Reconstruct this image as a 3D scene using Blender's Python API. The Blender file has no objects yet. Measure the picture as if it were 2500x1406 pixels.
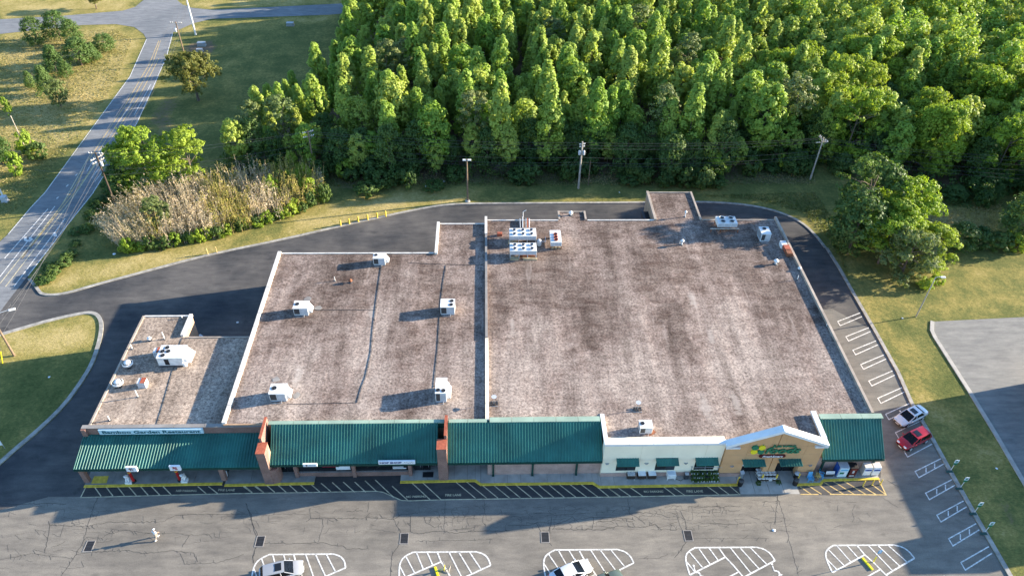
import bpy, bmesh, math, random
import numpy as np
from mathutils import Vector, Matrix
rnd = random.Random(7)
S = bpy.context.scene
COL = S.collection
# ------------------------------------------------------------------ camera
CAM_H = 78.0
F_PX, PITCH, YAW, ROLL = 1849.16, .714744, .0446987, .0248770
_fw = Vector((math.sin(YAW)*math.cos(PITCH), math.cos(YAW)*math.cos(PITCH), -math.sin(PITCH)))
_r0 = Vector((math.cos(YAW), -math.sin(YAW), 0)); _u0 = _r0.cross(_fw)
_rt = _r0*math.cos(ROLL) + _u0*math.sin(ROLL); _up = -_r0*math.sin(ROLL) + _u0*math.cos(ROLL)
cam = bpy.data.cameras.new('camera'); camo = bpy.data.objects.new('camera', cam); COL.objects.link(camo)
camo.matrix_world = Matrix(((_rt.x, _up.x, -_fw.x, 0), (_rt.y, _up.y, -_fw.y, 0), (_rt.z, _up.z, -_fw.z, CAM_H), (0, 0, 0, 1)))
cam.sensor_width = 36; cam.sensor_fit = 'HORIZONTAL'; cam.lens = F_PX/2500*36
cam.clip_start = 1; cam.clip_end = 6000
S.camera = camo
# ------------------------------------------------------------------ sky, sun, exposure
SUN_EL, SUN_AZ = math.radians(14.5), math.radians(11.5)      # azimuth from +X towards +Y
w = bpy.data.worlds.new('World'); S.world = w; w.use_nodes = True
nt = w.node_tree; bg = nt.nodes['Background']
sky = nt.nodes.new('ShaderNodeTexSky'); sky.sky_type = 'NISHITA'; sky.sun_disc = False
sky.sun_elevation = SUN_EL; sky.sun_rotation = math.pi/2 - SUN_AZ
sky.air_density = 1.0; sky.dust_density = 0.3; sky.ozone_density = 4.0
nt.links.new(sky.outputs[0], bg.inputs[0]); bg.inputs[1].default_value = 0.12
sl = bpy.data.lights.new('sun', 'SUN'); so = bpy.data.objects.new('sun', sl); COL.objects.link(so)
sl.energy = 5.0; sl.angle = math.radians(0.5); sl.color = (1.0, 0.87, 0.70)
sd = Vector((math.cos(SUN_EL)*math.cos(SUN_AZ), math.cos(SUN_EL)*math.sin(SUN_AZ), math.sin(SUN_EL)))
so.rotation_euler = sd.to_track_quat('Z', 'Y').to_euler(); so.location = (120, 30, 60)
S.view_settings.view_transform = 'Standard'; S.view_settings.look = 'None'
S.view_settings.exposure = 1.9; S.view_settings.gamma = 1.0; S.view_settings.use_curve_mapping = False
S.cycles.use_denoising = True; S.cycles.max_bounces = 6; S.cycles.diffuse_bounces = 4
S.cycles.transparent_max_bounces = 6; S.cycles.use_adaptive_sampling = True
# ------------------------------------------------------------------ photo pixel -> point on the plane z
def P(px, py, z=0.0):
    d = _rt*((px-1250)/F_PX) - _up*((py-703)/F_PX) + _fw
    t = (z-CAM_H)/d.z
    return Vector((d.x*t, d.y*t, z))
def PL(pts, z=0.0): return [P(a, b, z) for a, b in pts]
# ------------------------------------------------------------------ materials
MATS = {}
def _new(name):
    m = bpy.data.materials.new(name); m.use_nodes = True; MATS[name] = m
    n = m.node_tree; b = n.nodes['Principled BSDF']
    return m, n, b
def _pos(n):
    return n.nodes.new('ShaderNodeNewGeometry').outputs['Position']
def _noise(n, vec, scale, detail=4, rough=.55):
    t = n.nodes.new('ShaderNodeTexNoise'); t.inputs['Scale'].default_value = scale
    t.inputs['Detail'].default_value = detail; t.inputs['Roughness'].default_value = rough
    n.links.new(vec, t.inputs['Vector']); return t.outputs['Fac']
def _ramp(n, fac, stops):
    r = n.nodes.new('ShaderNodeValToRGB'); e = r.color_ramp.elements
    while len(e) < len(stops): e.new(.5)
    for i, (p, c) in enumerate(stops):
        e[i].position = p; e[i].color = (*c, 1) if len(c) == 3 else c
    n.links.new(fac, r.inputs[0]); return r.outputs[0]
def _mix(n, a, b, fac, mode='MIX'):
    m = n.nodes.new('ShaderNodeMix'); m.data_type = 'RGBA'; m.blend_type = mode
    for i, v in ((0, fac), (6, a), (7, b)):
        if hasattr(v, 'is_linked') or hasattr(v, 'links'): n.links.new(v, m.inputs[i])
        elif i == 0: m.inputs[0].default_value = v
        else: m.inputs[i].default_value = (*v, 1)
    return m.outputs[2]
def _bump(n, b, h, strength, dist=.02):
    u = n.nodes.new('ShaderNodeBump'); u.inputs['Strength'].default_value = strength
    u.inputs['Distance'].default_value = dist
    n.links.new(h, u.inputs['Height']); n.links.new(u.outputs[0], b.inputs['Normal'])
def _scale(n, vec, s):
    m = n.nodes.new('ShaderNodeVectorMath'); m.operation = 'MULTIPLY'
    n.links.new(vec, m.inputs[0]); m.inputs[1].default_value = s; return m.outputs[0]
def M(name, col, rough=.6, var=.12, scale=1.5, metal=0.0, spec=.4, emit=None):
    if name in MATS: return MATS[name]
    m, n, b = _new(name)
    p = _pos(n); f = _noise(n, p, scale, 5)
    lo = tuple(c*(1-var*1.6) for c in col); hi = tuple(min(1, c*(1+var)) for c in col)
    c = _ramp(n, f, [(.3, lo), (.7, hi)])
    n.links.new(c, b.inputs['Base Color'])
    b.inputs['Roughness'].default_value = rough; b.inputs['Metallic'].default_value = metal
    b.inputs['Specular IOR Level'].default_value = spec
    return m
def asphalt(name, dark, light, spot=.0):
    m, n, b = _new(name); p = _pos(n)
    big = _noise(n, p, .09, 6, .6); mid = _noise(n, _scale(n, p, (.35, 1.3, 1)), .9, 6, .65); fine = _noise(n, p, 9, 3, .7)
    c = _ramp(n, big, [(.36, dark), (.62, light)])
    c = _mix(n, c, _ramp(n, mid, [(.3, (.62, .62, .64)), (.7, (1.16, 1.15, 1.12))]), .85, 'MULTIPLY')
    c = _mix(n, c, _ramp(n, fine, [(.3, (.78, .78, .78)), (.7, (1.18, 1.18, 1.18))]), .8, 'MULTIPLY')
    # oil spots and pale scuffs
    st = _noise(n, p, .55, 2, .4)
    c = _mix(n, c, tuple(x*.55 for x in dark), _ramp(n, st, [(.66, (0, 0, 0)), (.78, (.55+spot, .55+spot, .55+spot))]))
    n.links.new(c, b.inputs['Base Color']); b.inputs['Roughness'].default_value = .9
    b.inputs['Specular IOR Level'].default_value = .25
    _bump(n, b, fine, .25, .01); return m
asphalt('asphalt_lot', (.18, .164, .137), (.265, .238, .195))
asphalt('asphalt_drive', (.050, .052, .055), (.125, .117, .107))
asphalt('asphalt_seal', (.048, .047, .047), (.082, .077, .070))
asphalt('asphalt_road', (.19, .20, .205), (.245, .25, .25))
asphalt('asphalt_lane', (.155, .15, .132), (.19, .183, .16))
asphalt('asphalt_east', (.23, .226, .205), (.275, .268, .24))
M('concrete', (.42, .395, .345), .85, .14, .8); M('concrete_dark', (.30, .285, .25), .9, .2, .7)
M('kerb_grey', (.36, .34, .295), .9, .25, 1.2); M('kerb_yellow', (.76, .53, .065), .75, .2, 2.5)
M('paint_white', (.72, .70, .64), .8, .30, 4); M('paint_cream', (.60, .52, .33), .8, .28, 2.2)
M('paint_yellow', (.62, .44, .17), .8, .25, 2); M('crack', (.055, .052, .047), .95, .2)
M('white_metal', (.74, .735, .70), .5, .10, 1.6); M('white_roofing', (.80, .79, .75), .6, .07, .7)
M('grey_metal', (.42, .44, .45), .45, .12, 1.2, .5); M('dark_metal', (.05, .052, .055), .5, .15, 2)
M('pale_grey_metal', (.48, .50, .52), .5, .10, 1.5); M('rust', (.23, .085, .04), .85, .35, 5); M('red_brown', (.38, .10, .05), .7, .2, 3)
M('black', (.012, .012, .013), .6, .1); M('glass_dark', (.012, .014, .016), .08, .05, 1, 0, .6)
M('coping_white', (.70, .66, .59), .65, .16, .9); M('coping_tan', (.40, .33, .26), .8, .18, .6)
M('coping_green', (.30, .40, .30), .55, .12, .5); M('coping_grey', (.27, .25, .225), .7, .15, .6)
M('stucco_cream', (.95, .84, .62), .9, .05, .6); M('stucco_tan', (.62, .35, .165), .9, .05, .6)
M('green_metal', (.031, .16, .125), .48, .22, .35, 0, .45); M('green_dark', (.010, .055, .040), .5, .1)
M('sign_white', (.80, .82, .82), .5, .04); M('sign_pale_blue', (.55, .72, .76), .5, .04)
M('teal_letter', (.01, .10, .12), .5, .05); M('green_letter', (.008, .17, .085), .4, .05); M('yellow_letter', (.80, .68, .02), .4, .04)
M('maroon', (.10, .012, .014), .4, .1); M('red_paint', (.42, .02, .02), .35, .1); M('blue_paint', (.12, .42, .68), .45, .08)
M('deep_blue', (.02, .10, .42), .4, .15, 4); M('navy_letter', (.015, .03, .17), .5, .05); M('red_letter', (.30, .012, .03), .5, .05)
M('wood_pole', (.22, .155, .10), .9, .25, 3); M('wood_pale', (.46, .40, .33), .9, .2, 2); M('wood_dark', (.07, .05, .035), .9, .2, 3)
M('trunk', (.16, .12, .09), .95, .25, 2.5); M('stone_white', (.74, .75, .73), .8, .12, 5); M('soil', (.12, .08, .05), .95, .3, 3)
M('wire', (.10, .10, .10), .7, .05); M('bag_white', (.62, .60, .56), .8, .25, 7); M('bag_dark', (.05, .035, .025), .8, .3, 7)
M('skin', (.48, .29, .20), .6, .05); M('cloth_white', (.78, .77, .74), .9, .04); M('cloth_khaki', (.36, .31, .25), .9, .1); M('tyre', (.016, .016, .017), .8, .1)
M('amber_stone', (.46, .36, .22), .9, .2, 2); M('soil_pale', (.34, .29, .21), .95, .2, 2)
def carpaint(name, col, rough=.22):
    m, n, b = _new(name); b.inputs['Base Color'].default_value = (*col, 1); b.inputs['Roughness'].default_value = rough
    b.inputs['Coat Weight'].default_value = .6; b.inputs['Coat Roughness'].default_value = .06; b.inputs['Metallic'].default_value = .15
carpaint('car_white', (.74, .74, .73)); carpaint('car_red', (.36, .012, .02)); carpaint('car_silver', (.33, .34, .35)); carpaint('car_green', (.10, .13, .10)); carpaint('chrome', (.7, .7, .7), .15)
def brick(name, a, bcol, mortar):
    m, n, b = _new(name); p = _pos(n)
    t = n.nodes.new('ShaderNodeTexBrick'); t.inputs['Scale'].default_value = 1.0
    t.inputs['Brick Width'].default_value = .22; t.inputs['Row Height'].default_value = .075; t.inputs['Mortar Size'].default_value = .006
    t.inputs['Color1'].default_value = (*a, 1); t.inputs['Color2'].default_value = (*bcol, 1); t.inputs['Mortar'].default_value = (*mortar, 1)
    sep = n.nodes.new('ShaderNodeSeparateXYZ'); n.links.new(p, sep.inputs[0])
    ad = n.nodes.new('ShaderNodeMath'); n.links.new(sep.outputs[0], ad.inputs[0]); n.links.new(sep.outputs[1], ad.inputs[1])
    cb = n.nodes.new('ShaderNodeCombineXYZ'); n.links.new(ad.outputs[0], cb.inputs[0]); n.links.new(sep.outputs[2], cb.inputs[1])
    n.links.new(cb.outputs[0], t.inputs['Vector'])
    f = _noise(n, p, .8, 5); c = _mix(n, t.outputs[0], _ramp(n, f, [(.3, (.75, .75, .75)), (.7, (1.2, 1.2, 1.2))]), .8, 'MULTIPLY')
    n.links.new(c, b.inputs['Base Color']); b.inputs['Roughness'].default_value = .9
brick('brick_red', (.25, .125, .09), (.20, .095, .07), (.33, .28, .24)); brick('brick_pink', (.46, .28, .225), (.40, .24, .19), (.48, .40, .34))
brick('brick_tan', (.50, .31, .18), (.42, .25, .14), (.48, .40, .32))
def gravel(name, pale, mid, dark, amount, worn=()):
    m, n, b = _new(name); p = _pos(n)
    v = n.nodes.new('ShaderNodeTexVoronoi'); v.inputs['Scale'].default_value = 6.5; n.links.new(p, v.inputs['Vector'])
    fine = _noise(n, p, 3.3, 6, .8); fine2 = _noise(n, p, 14, 3, .8)
    big = _noise(n, _scale(n, p, (1, .6, 1)), .12, 11, .72); med = _noise(n, _scale(n, p, (.55, 1.5, 1)), .6, 9, .74)
    sp = n.nodes.new('ShaderNodeSeparateXYZ'); n.links.new(p, sp.inputs[0])
    mr = n.nodes.new('ShaderNodeMapRange'); n.links.new(sp.outputs[1], mr.inputs[0]); mr.inputs[1].default_value = 58; mr.inputs[2].default_value = 88; mr.inputs[3].default_value = .17; mr.inputs[4].default_value = 0
    ad = n.nodes.new('ShaderNodeMath'); n.links.new(big, ad.inputs[0]); n.links.new(mr.outputs[0], ad.inputs[1]); big = ad.outputs[0]
    c = _ramp(n, big, [(.5-amount, dark), (.56-amount*.4, mid), (.70, pale)])
    c = _mix(n, c, _ramp(n, med, [(.36, tuple(x*1.05 for x in dark)), (.6, pale)]), .38)
    c = _mix(n, c, _ramp(n, fine, [(.34, (.30, .27, .26)), (.5, (.95, .95, .95)), (.66, (1.65, 1.62, 1.57))]), .95, 'MULTIPLY')
    c = _mix(n, c, _ramp(n, fine2, [(.35, (.6, .6, .6)), (.65, (1.35, 1.35, 1.35))]), .7, 'MULTIPLY')
    # washed-out streaks where the gravel is thin
    stx = _noise(n, _scale(n, p, (1.1, .12, 1)), .5, 5, .6)
    c = _mix(n, c, tuple(min(1, x*1.25) for x in pale), _ramp(n, stx, [(.63, (0, 0, 0)), (.74, (.55, .55, .55))]))
    band = _noise(n, _scale(n, p, (.30, .03, 1)), 1.0, 9, .68)
    c = _mix(n, c, _ramp(n, band, [(.36, (.55, .53, .52)), (.5, (1, 1, 1)), (.64, (1.35, 1.33, 1.3))]), .8, 'MULTIPLY')
    for (wx, wy, wr) in worn:
        vd = n.nodes.new('ShaderNodeVectorMath'); vd.operation = 'SUBTRACT'; n.links.new(p, vd.inputs[0]); vd.inputs[1].default_value = (wx, wy, 6)
        ln = n.nodes.new('ShaderNodeVectorMath'); ln.operation = 'LENGTH'; n.links.new(_scale(n, vd.outputs[0], (1.6/wr, .45/wr, 0)), ln.inputs[0])
        ms = n.nodes.new('ShaderNodeMath'); ms.operation = 'SUBTRACT'; n.links.new(med, ms.inputs[0]); n.links.new(_ramp(n, ln.outputs['Value'], [(0, (.0, .0, .0)), (1, (.6, .6, .6))]), ms.inputs[1])
        c = _mix(n, c, (.47, .41, .35), _ramp(n, ms.outputs[0], [(.22, (0, 0, 0)), (.40, (.5, .5, .5))]))
    n.links.new(c, b.inputs['Base Color']); b.inputs['Roughness'].default_value = 1.0
    b.inputs['Specular IOR Level'].default_value = .15
    _bump(n, b, fine, .55, .06); return m
gravel('gravel_main', (.38, .312, .262), (.218, .162, .135), (.098, .066, .052), .0, ((29.5, 80.5, 2.2), (30.5, 72.5, 1.8), (27, 60.5, 2.6), (31, 61, 2.2), (3.5, 75, 1.5), (-24, 66, 2.0), (-16, 78, 1.5)))
gravel('gravel_rest', (.43, .345, .27), (.30, .235, .18), (.15, .108, .082), .05)
def leafmat(name, a, b2, trans=.35, attr=False):
    m, n, b = _new(name)
    if attr:
        at = n.nodes.new('ShaderNodeAttribute'); at.attribute_name = 'tint'; f = at.outputs['Fac']
    else:
        f = n.nodes.new('ShaderNodeObjectInfo').outputs['Random']
    c = _ramp(n, f, [(0, a), (1, b2)])
    sm = _noise(n, _pos(n), .5, 3); c = _mix(n, c, _ramp(n, sm, [(.3, (.72, .78, .8)), (.7, (1.25, 1.2, 1.1))]), .8, 'MULTIPLY')
    n.links.new(c, b.inputs['Base Color']); b.inputs['Roughness'].default_value = .6; b.inputs['Specular IOR Level'].default_value = .25
    tr = n.nodes.new('ShaderNodeBsdfTranslucent'); n.links.new(_mix(n, c, (1.15, 1.15, .55), 1.0, 'MULTIPLY'), tr.inputs[0])
    mx = n.nodes.new('ShaderNodeMixShader'); mx.inputs[0].default_value = trans
    n.links.new(b.outputs[0], mx.inputs[1]); n.links.new(tr.outputs[0], mx.inputs[2])
    n.links.new(mx.outputs[0], n.nodes['Material Output'].inputs[0]); return m
leafmat('leaf_poplar', (.25, .385, .058), (.40, .465, .10), .38); leafmat('leaf_poplar_far', (.25, .385, .058), (.40, .465, .10), .38, True)
leafmat('leaf_bright', (.25, .36, .04), (.32, .40, .055), .4); leafmat('leaf_pine', (.15, .20, .065), (.24, .26, .095), .25)
leafmat('leaf_dark', (.085, .155, .042), (.13, .20, .055), .4); leafmat('leaf_olive', (.16, .17, .04), (.19, .19, .05), .35)
leafmat('leaf_willow', (.17, .22, .08), (.20, .25, .085), .35); leafmat('leaf_under', (.065, .125, .032), (.11, .17, .04), .35)
leafmat('straw', (.58, .48, .36), (.64, .53, .39), .3); leafmat('straw_gold', (.58, .46, .20), (.60, .48, .22), .3); leafmat('leaf_golden', (.40, .38, .09), (.44, .40, .10), .35)
leafmat('meadow_grass', (.15, .19, .055), (.42, .345, .17), .4, True)
# ------------------------------------------------------------------ mesh helpers
def tag(o, label=None, cat=None, group=None, kind=None):
    for k, v in (('label', label), ('category', cat), ('group', group), ('kind', kind)):
        if v: o[k] = v
    return o
def thing(name, label, cat, loc=(0, 0, 0), group=None, parent=None):
    o = bpy.data.objects.new(name, None); COL.objects.link(o); o.location = loc; o.empty_display_size = .3
    return tag(o, label, cat, group)
class MB:
    """collects faces (world or local coordinates); build() links them as ONE mesh object"""
    def __init__(s): s.v = []; s.f = []; s.mi = []; s.sm = []
    def add(s, vs, fs, mi=0, smooth=False):
        o = len(s.v); s.v += [tuple(v) for v in vs]
        for f in fs: s.f.append(tuple(i+o for i in f)); s.mi.append(mi); s.sm.append(smooth)
        return s
    def box(s, x0, x1, y0, y1, z0, z1, mi=0):
        vs = [(x, y, z) for z in (z0, z1) for y in (y0, y1) for x in (x0, x1)]
        return s.add(vs, [(0, 2, 3, 1), (4, 5, 7, 6), (0, 1, 5, 4), (2, 6, 7, 3), (0, 4, 6, 2), (1, 3, 7, 5)], mi)
    def rbox(s, c, sz, rz=0, mi=0, tilt=None):
        R_ = Matrix.Rotation(rz, 3, 'Z')
        if tilt: R_ = R_ @ Matrix.Rotation(tilt[1], 3, tilt[0])
        vs = [Vector(c) + R_ @ Vector((sx*sz[0]/2, sy*sz[1]/2, sz_*sz[2]/2)) for sz_ in (-1, 1) for sy in (-1, 1) for sx in (-1, 1)]
        return s.add(vs, [(0, 2, 3, 1), (4, 5, 7, 6), (0, 1, 5, 4), (2, 6, 7, 3), (0, 4, 6, 2), (1, 3, 7, 5)], mi)
    def prism(s, pts, z0, z1, mi=0, bottom=False):
        n = len(pts); a = sum(pts[i][0]*pts[(i+1) % n][1]-pts[(i+1) % n][0]*pts[i][1] for i in range(n))
        if a < 0: pts = pts[::-1]
        vs = [(p[0], p[1], z0) for p in pts] + [(p[0], p[1], z1) for p in pts]
        fs = [tuple(range(n, 2*n))] + [(i, (i+1) % n, n+(i+1) % n, n+i) for i in range(n)]
        if bottom: fs.append(tuple(range(n-1, -1, -1)))
        return s.add(vs, fs, mi)
    def sheet(s, pts, z, mi=0):
        n = len(pts); a = sum(pts[i][0]*pts[(i+1) % n][1]-pts[(i+1) % n][0]*pts[i][1] for i in range(n))
        if a < 0: pts = pts[::-1]
        return s.add([(p[0], p[1], z) for p in pts], [tuple(range(n))], mi)
    def tube(s, p0, p1, r0, r1=None, n=8, mi=0, cap=True, smooth=True):
        p0, p1 = Vector(p0), Vector(p1); r1 = r0 if r1 is None else r1
        d = (p1-p0).normalized(); a = d.orthogonal().normalized(); b = d.cross(a)
        vs = [p + (a*math.cos(2*math.pi*i/n)+b*math.sin(2*math.pi*i/n))*r for p, r in ((p0, r0), (p1, r1)) for i in range(n)]
        s.add(vs, [(i, (i+1) % n, n+(i+1) % n, n+i) for i in range(n)], mi, smooth)
        if cap: s.add(vs[n:], [tuple(range(n))], mi); s.add(vs[:n], [tuple(range(n-1, -1, -1))], mi)
        return s
    def path(s, pts, r, n=6, mi=0):
        for a, b in zip(pts, pts[1:]): s.tube(a, b, r, r, n, mi)
        return s
    def lathe(s, c, prof, n=14, mi=0):
        vs = [(c[0]+r*math.cos(2*math.pi*i/n), c[1]+r*math.sin(2*math.pi*i/n), c[2]+z) for r, z in prof for i in range(n)]
        fs = [(k*n+i, k*n+(i+1) % n, (k+1)*n+(i+1) % n, (k+1)*n+i) for k in range(len(prof)-1) for i in range(n)]
        s.add(vs, fs, mi, True); s.add(vs[-n:], [tuple(range(n))], mi); return s
    def strip(s, pts, width, z, mi=0, closed=False):
        pts = [Vector((p[0], p[1], 0)) for p in pts]; n = len(pts); L = []; Rr = []
        for i in range(n):
            a = pts[(i-1) % n] if closed or i else pts[0]; b = pts[(i+1) % n] if closed or i < n-1 else pts[-1]
            d1 = (pts[i]-a); d2 = (b-pts[i]); d1 = d1.normalized() if d1.length > 1e-6 else d2.normalized(); d2 = d2.normalized() if d2.length > 1e-6 else d1
            t = (d1+d2); t = t.normalized() if t.length > 1e-6 else d1; nn = Vector((-t.y, t.x, 0)); k = 1/max(.5, nn.dot(Vector((-d1.y, d1.x, 0))))
            L.append(pts[i]+nn*width/2*k); Rr.append(pts[i]-nn*width/2*k)
        vs = [(p.x, p.y, z) for p in L+Rr]; m = n if closed else n-1
        return s.add(vs, [(n+i, n+(i+1) % n, (i+1) % n, i) for i in range(m)], mi)
    def kerb(s, pts, width, z0, z1, mi=0, closed=False):
        t = MB().strip(pts, width, z1, 0, closed); n = len(pts); m = n if closed else n-1
        o = len(s.v); s.v += t.v + [(x, y, z0) for x, y, z in t.v]
        for f in t.f: s.f.append(tuple(i+o for i in f)); s.mi.append(mi); s.sm.append(False)
        for i in range(m):
            j = (i+1) % n
            for q in ((i, j, 2*n+j, 2*n+i), (n+j, n+i, 3*n+i, 3*n+j)): s.f.append(tuple(k+o for k in q)); s.mi.append(mi); s.sm.append(False)
        return s
    def build(s, name, mats, parent=None, bevel=0):
        if isinstance(mats, str): mats = [mats]
        off = Vector(parent.matrix_world.translation) if parent else Vector((0, 0, 0))
        if parent:
            off = Vector((0, 0, 0)); q = parent
            while q: off += Vector(q.location); q = q.parent
        me = bpy.data.meshes.new(name)
        me.from_pydata([(x-off.x, y-off.y, z-off.z) for x, y, z in s.v], [], s.f)
        me.polygons.foreach_set('material_index', s.mi); me.polygons.foreach_set('use_smooth', s.sm)
        for k in mats: me.materials.append(MATS[k])
        me.update()
        o = bpy.data.objects.new(name, me); COL.objects.link(o); o.parent = parent
        if bevel:
            b = o.modifiers.new('bevel', 'BEVEL'); b.width = bevel; b.segments = 2; b.limit_method = 'ANGLE'
        return o
def copy_tree(o, parent=None, loc=None, rz=None):
    c = o.copy(); COL.objects.link(c); c.parent = parent
    if loc is not None: c.location = loc
    if rz is not None: c.rotation_euler = (0, 0, rz)
    for ch in o.children: copy_tree(ch, c)
    return c
def structure(name, mb, mats): return tag(mb.build(name, mats), kind='structure')
def text(name, body, size, mat, parent, loc, rx=math.pi/2, rz=0, extrude=.03, bold=.0, shear=0, sx=1.0, align='CENTER'):
    cu = bpy.data.curves.new(name, 'FONT'); cu.body = body; cu.size = size; cu.extrude = extrude; cu.offset = bold; cu.shear = shear
    cu.align_x = align; cu.align_y = 'CENTER'; cu.resolution_u = 3
    to = bpy.data.objects.new(name, cu); COL.objects.link(to)
    dg = bpy.context.evaluated_depsgraph_get(); me = bpy.data.meshes.new_from_object(to.evaluated_get(dg))
    bpy.data.objects.remove(to); me.materials.clear(); me.materials.append(MATS[mat]); me.name = name
    o = bpy.data.objects.new(name, me); COL.objects.link(o); o.parent = parent
    off = Vector((0, 0, 0)); q = parent
    while q: off += Vector(q.location); q = q.parent
    o.location = Vector(loc)-off; o.rotation_euler = (rx, 0, rz); o.scale = (sx, 1, 1); return o
def tw(o):
    xs_ = [v.co.x for v in o.data.vertices]
    return max(xs_)-min(xs_) if xs_ else 1.0
# ================================================================== THE SETTING
def inpoly(x, y, poly):
    c = False; n = len(poly); j = n-1
    for i in range(n):
        xi, yi = poly[i][0], poly[i][1]; xj, yj = poly[j][0], poly[j][1]
        if (yi > y) != (yj > y) and x < (xj-xi)*(y-yi)/(yj-yi)+xi: c = not c
        j = i
    return c
DRY = [(PL([(93, 712), (330, 668), (660, 590), (830, 553), (940, 528), (1130, 500), (1145, 470), (960, 470), (830, 500), (790, 500), (640, 585), (300, 620), (180, 655)]), .82, 0),
       (PL([(1130, 500), (1590, 500), (1960, 540), (2080, 720), (2060, 560), (1990, 500), (1700, 470), (1145, 465)]), .42, .1),
       (PL([(60, 812), (240, 768), (240, 850), (0, 895), (0, 830)]), .88, 0),
       (PL([(0, 895), (240, 850), (225, 900), (90, 1050), (0, 1130)]), .26, 0),
       (PL([(0, 85), (280, 65), (340, 90), (300, 200), (210, 330), (100, 440), (0, 520)]), .80, .05),
       (PL([(0, 440), (210, 330), (100, 470), (0, 570)]), .42, .0),
       (PL([(0, 0), (345, 0), (300, 25), (0, 45)]), .8, .1), (PL([(440, 0), (860, 0), (820, 8), (520, 22), (470, 18)]), .78, .1),
       (PL([(440, 75), (520, 50), (800, 40), (800, 120), (720, 130), (560, 340), (450, 340)]), .40, .08),
       (PL([(440, 72), (800, 38), (790, 52), (560, 66), (440, 92)]), .7, .05),
       (PL([(2085, 715), (2180, 690), (2310, 640), (2500, 610), (2500, 775), (2280, 785), (2285, 830), (2370, 950), (2500, 1180), (2500, 1406), (2460, 1406), (2330, 1170), (2200, 940)]), .47, .06),
       (PL([(2085, 715), (2140, 712), (2240, 880), (2400, 1180), (2370, 1230), (2200, 940)]), .62, .1),
       (PL([(2160, 760), (2230, 780), (2370, 960), (2330, 980)]), .22, .12),
       (PL([(2410, 1215), (2450, 1205), (2500, 1300), (2500, 1350), (2460, 1290)]), .55, .75),
       (PL([(2230, 560), (2280, 520), (2440, 505), (2430, 570), (2330, 580)]), .85, .1),
       (PL([(450, 110), (520, 95), (525, 120), (480, 160), (445, 160)]), .3, .85),
       (PL([(395, 235), (440, 230), (420, 330), (380, 330), (360, 300)]), .45, .6),
       (PL([(800, 470), (1100, 450), (1990, 450), (1990, 415), (800, 405)]), .2, .55),
       (PL([(230, 600), (330, 560), (300, 620), (240, 650)]), .15, .2)]
xs = [-3000, -900, -350] + list(np.arange(-175, 195, 1.6)) + [400, 900, 3000]
ys = [-3000, -900, -200, -30] + list(np.arange(14, 245, 1.6)) + [400, 900, 3000]
FOREST_EDGE = [P(520, 430), P(555, 385, 2), P(585, 305, 7), P(655, 220, 8), P(720, 165, 8), P(785, 90, 9), P(825, 30, 9), P(860, -40, 9)]
def forest_front(x):
    return 123.0 + 1.5*math.sin(x*.13) if x < 48 else (126.5 if x < 71 else 118 + 2*math.sin(x*.2))
def in_forest(x, y):
    if y < forest_front(x): return False
    e = FOREST_EDGE
    if x < -30:
        for a, b in zip(e, e[1:]):
            if a.y <= y <= b.y: return x > a.x + (b.x-a.x)*(y-a.y)/(b.y-a.y)
        return x > (e[0].x if y < e[0].y else e[-1].x)
    return True
nx, ny = len(xs), len(ys)
gv = [(x, y, 0.0) for y in ys for x in xs]
gf = [(j*nx+i, j*nx+i+1, (j+1)*nx+i+1, (j+1)*nx+i) for j in range(ny-1) for i in range(nx-1)]
dry = np.full(len(gv), .42); soil = np.zeros(len(gv))
for k, (x, y, z) in enumerate(gv):
    for poly, d, s_ in DRY:
        if inpoly(x, y, poly): dry[k] = d; soil[k] = s_
    if in_forest(x, y): dry[k] = .1; soil[k] = .8
def blur(a, it=2):
    g = a.reshape(ny, nx)
    for _ in range(it):
        q = np.pad(g, 1, mode='edge'); g = (q[1:-1, 1:-1]*2+q[:-2, 1:-1]+q[2:, 1:-1]+q[1:-1, :-2]+q[1:-1, 2:])/6
    return g.ravel()
dry = blur(dry); soil = blur(soil, 1)
me = bpy.data.meshes.new('ground'); me.from_pydata(gv, [], gf)
for nm, arr in (('dry', dry), ('soil', soil)):
    a = me.attributes.new(nm, 'FLOAT', 'POINT'); a.data.foreach_set('value', arr.astype(np.float32))
m, n, b = _new('grass_ground'); p = _pos(n)
def at(nm):
    q = n.nodes.new('ShaderNodeAttribute'); q.attribute_name = nm; return q.outputs['Fac']
def mth(op, a, c):
    q = n.nodes.new('ShaderNodeMath'); q.operation = op
    for i, v in enumerate((a, c)):
        if isinstance(v, (int, float)): q.inputs[i].default_value = v
        else: n.links.new(v, q.inputs[i])
    return q.outputs[0]
n1 = _noise(n, p, .18, 6, .62); n2 = _noise(n, p, 1.4, 5, .7); n3 = _noise(n, _scale(n, p, (.5, 1, 1)), 5, 4, .75)
f = mth('ADD', at('dry'), mth('MULTIPLY', mth('SUBTRACT', n1, .5), 1.3)); f = mth('ADD', f, mth('MULTIPLY', mth('SUBTRACT', n2, .5), .9))
c = _ramp(n, f, [(.05, (.085, .108, .032)), (.38, (.155, .160, .050)), (.62, (.285, .24, .075)), (.95, (.45, .355, .15))])
c = _mix(n, c, _ramp(n, n3, [(.3, (.62, .62, .6)), (.7, (1.3, 1.3, 1.25))]), .9, 'MULTIPLY')
sf = mth('ADD', at('soil'), mth('MULTIPLY', mth('SUBTRACT', n2, .5), 1.1))
c = _mix(n, c, (.19, .135, .085), _ramp(n, sf, [(.4, (0, 0, 0)), (.75, (1, 1, 1))]))
n.links.new(c, b.inputs['Base Color']); b.inputs['Roughness'].default_value = 1; b.inputs['Specular IOR Level'].default_value = .1
_bump(n, b, n3, .7, .12)
me.materials.append(m); g = bpy.data.objects.new('ground', me); COL.objects.link(g); tag(g, kind='structure')

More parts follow.
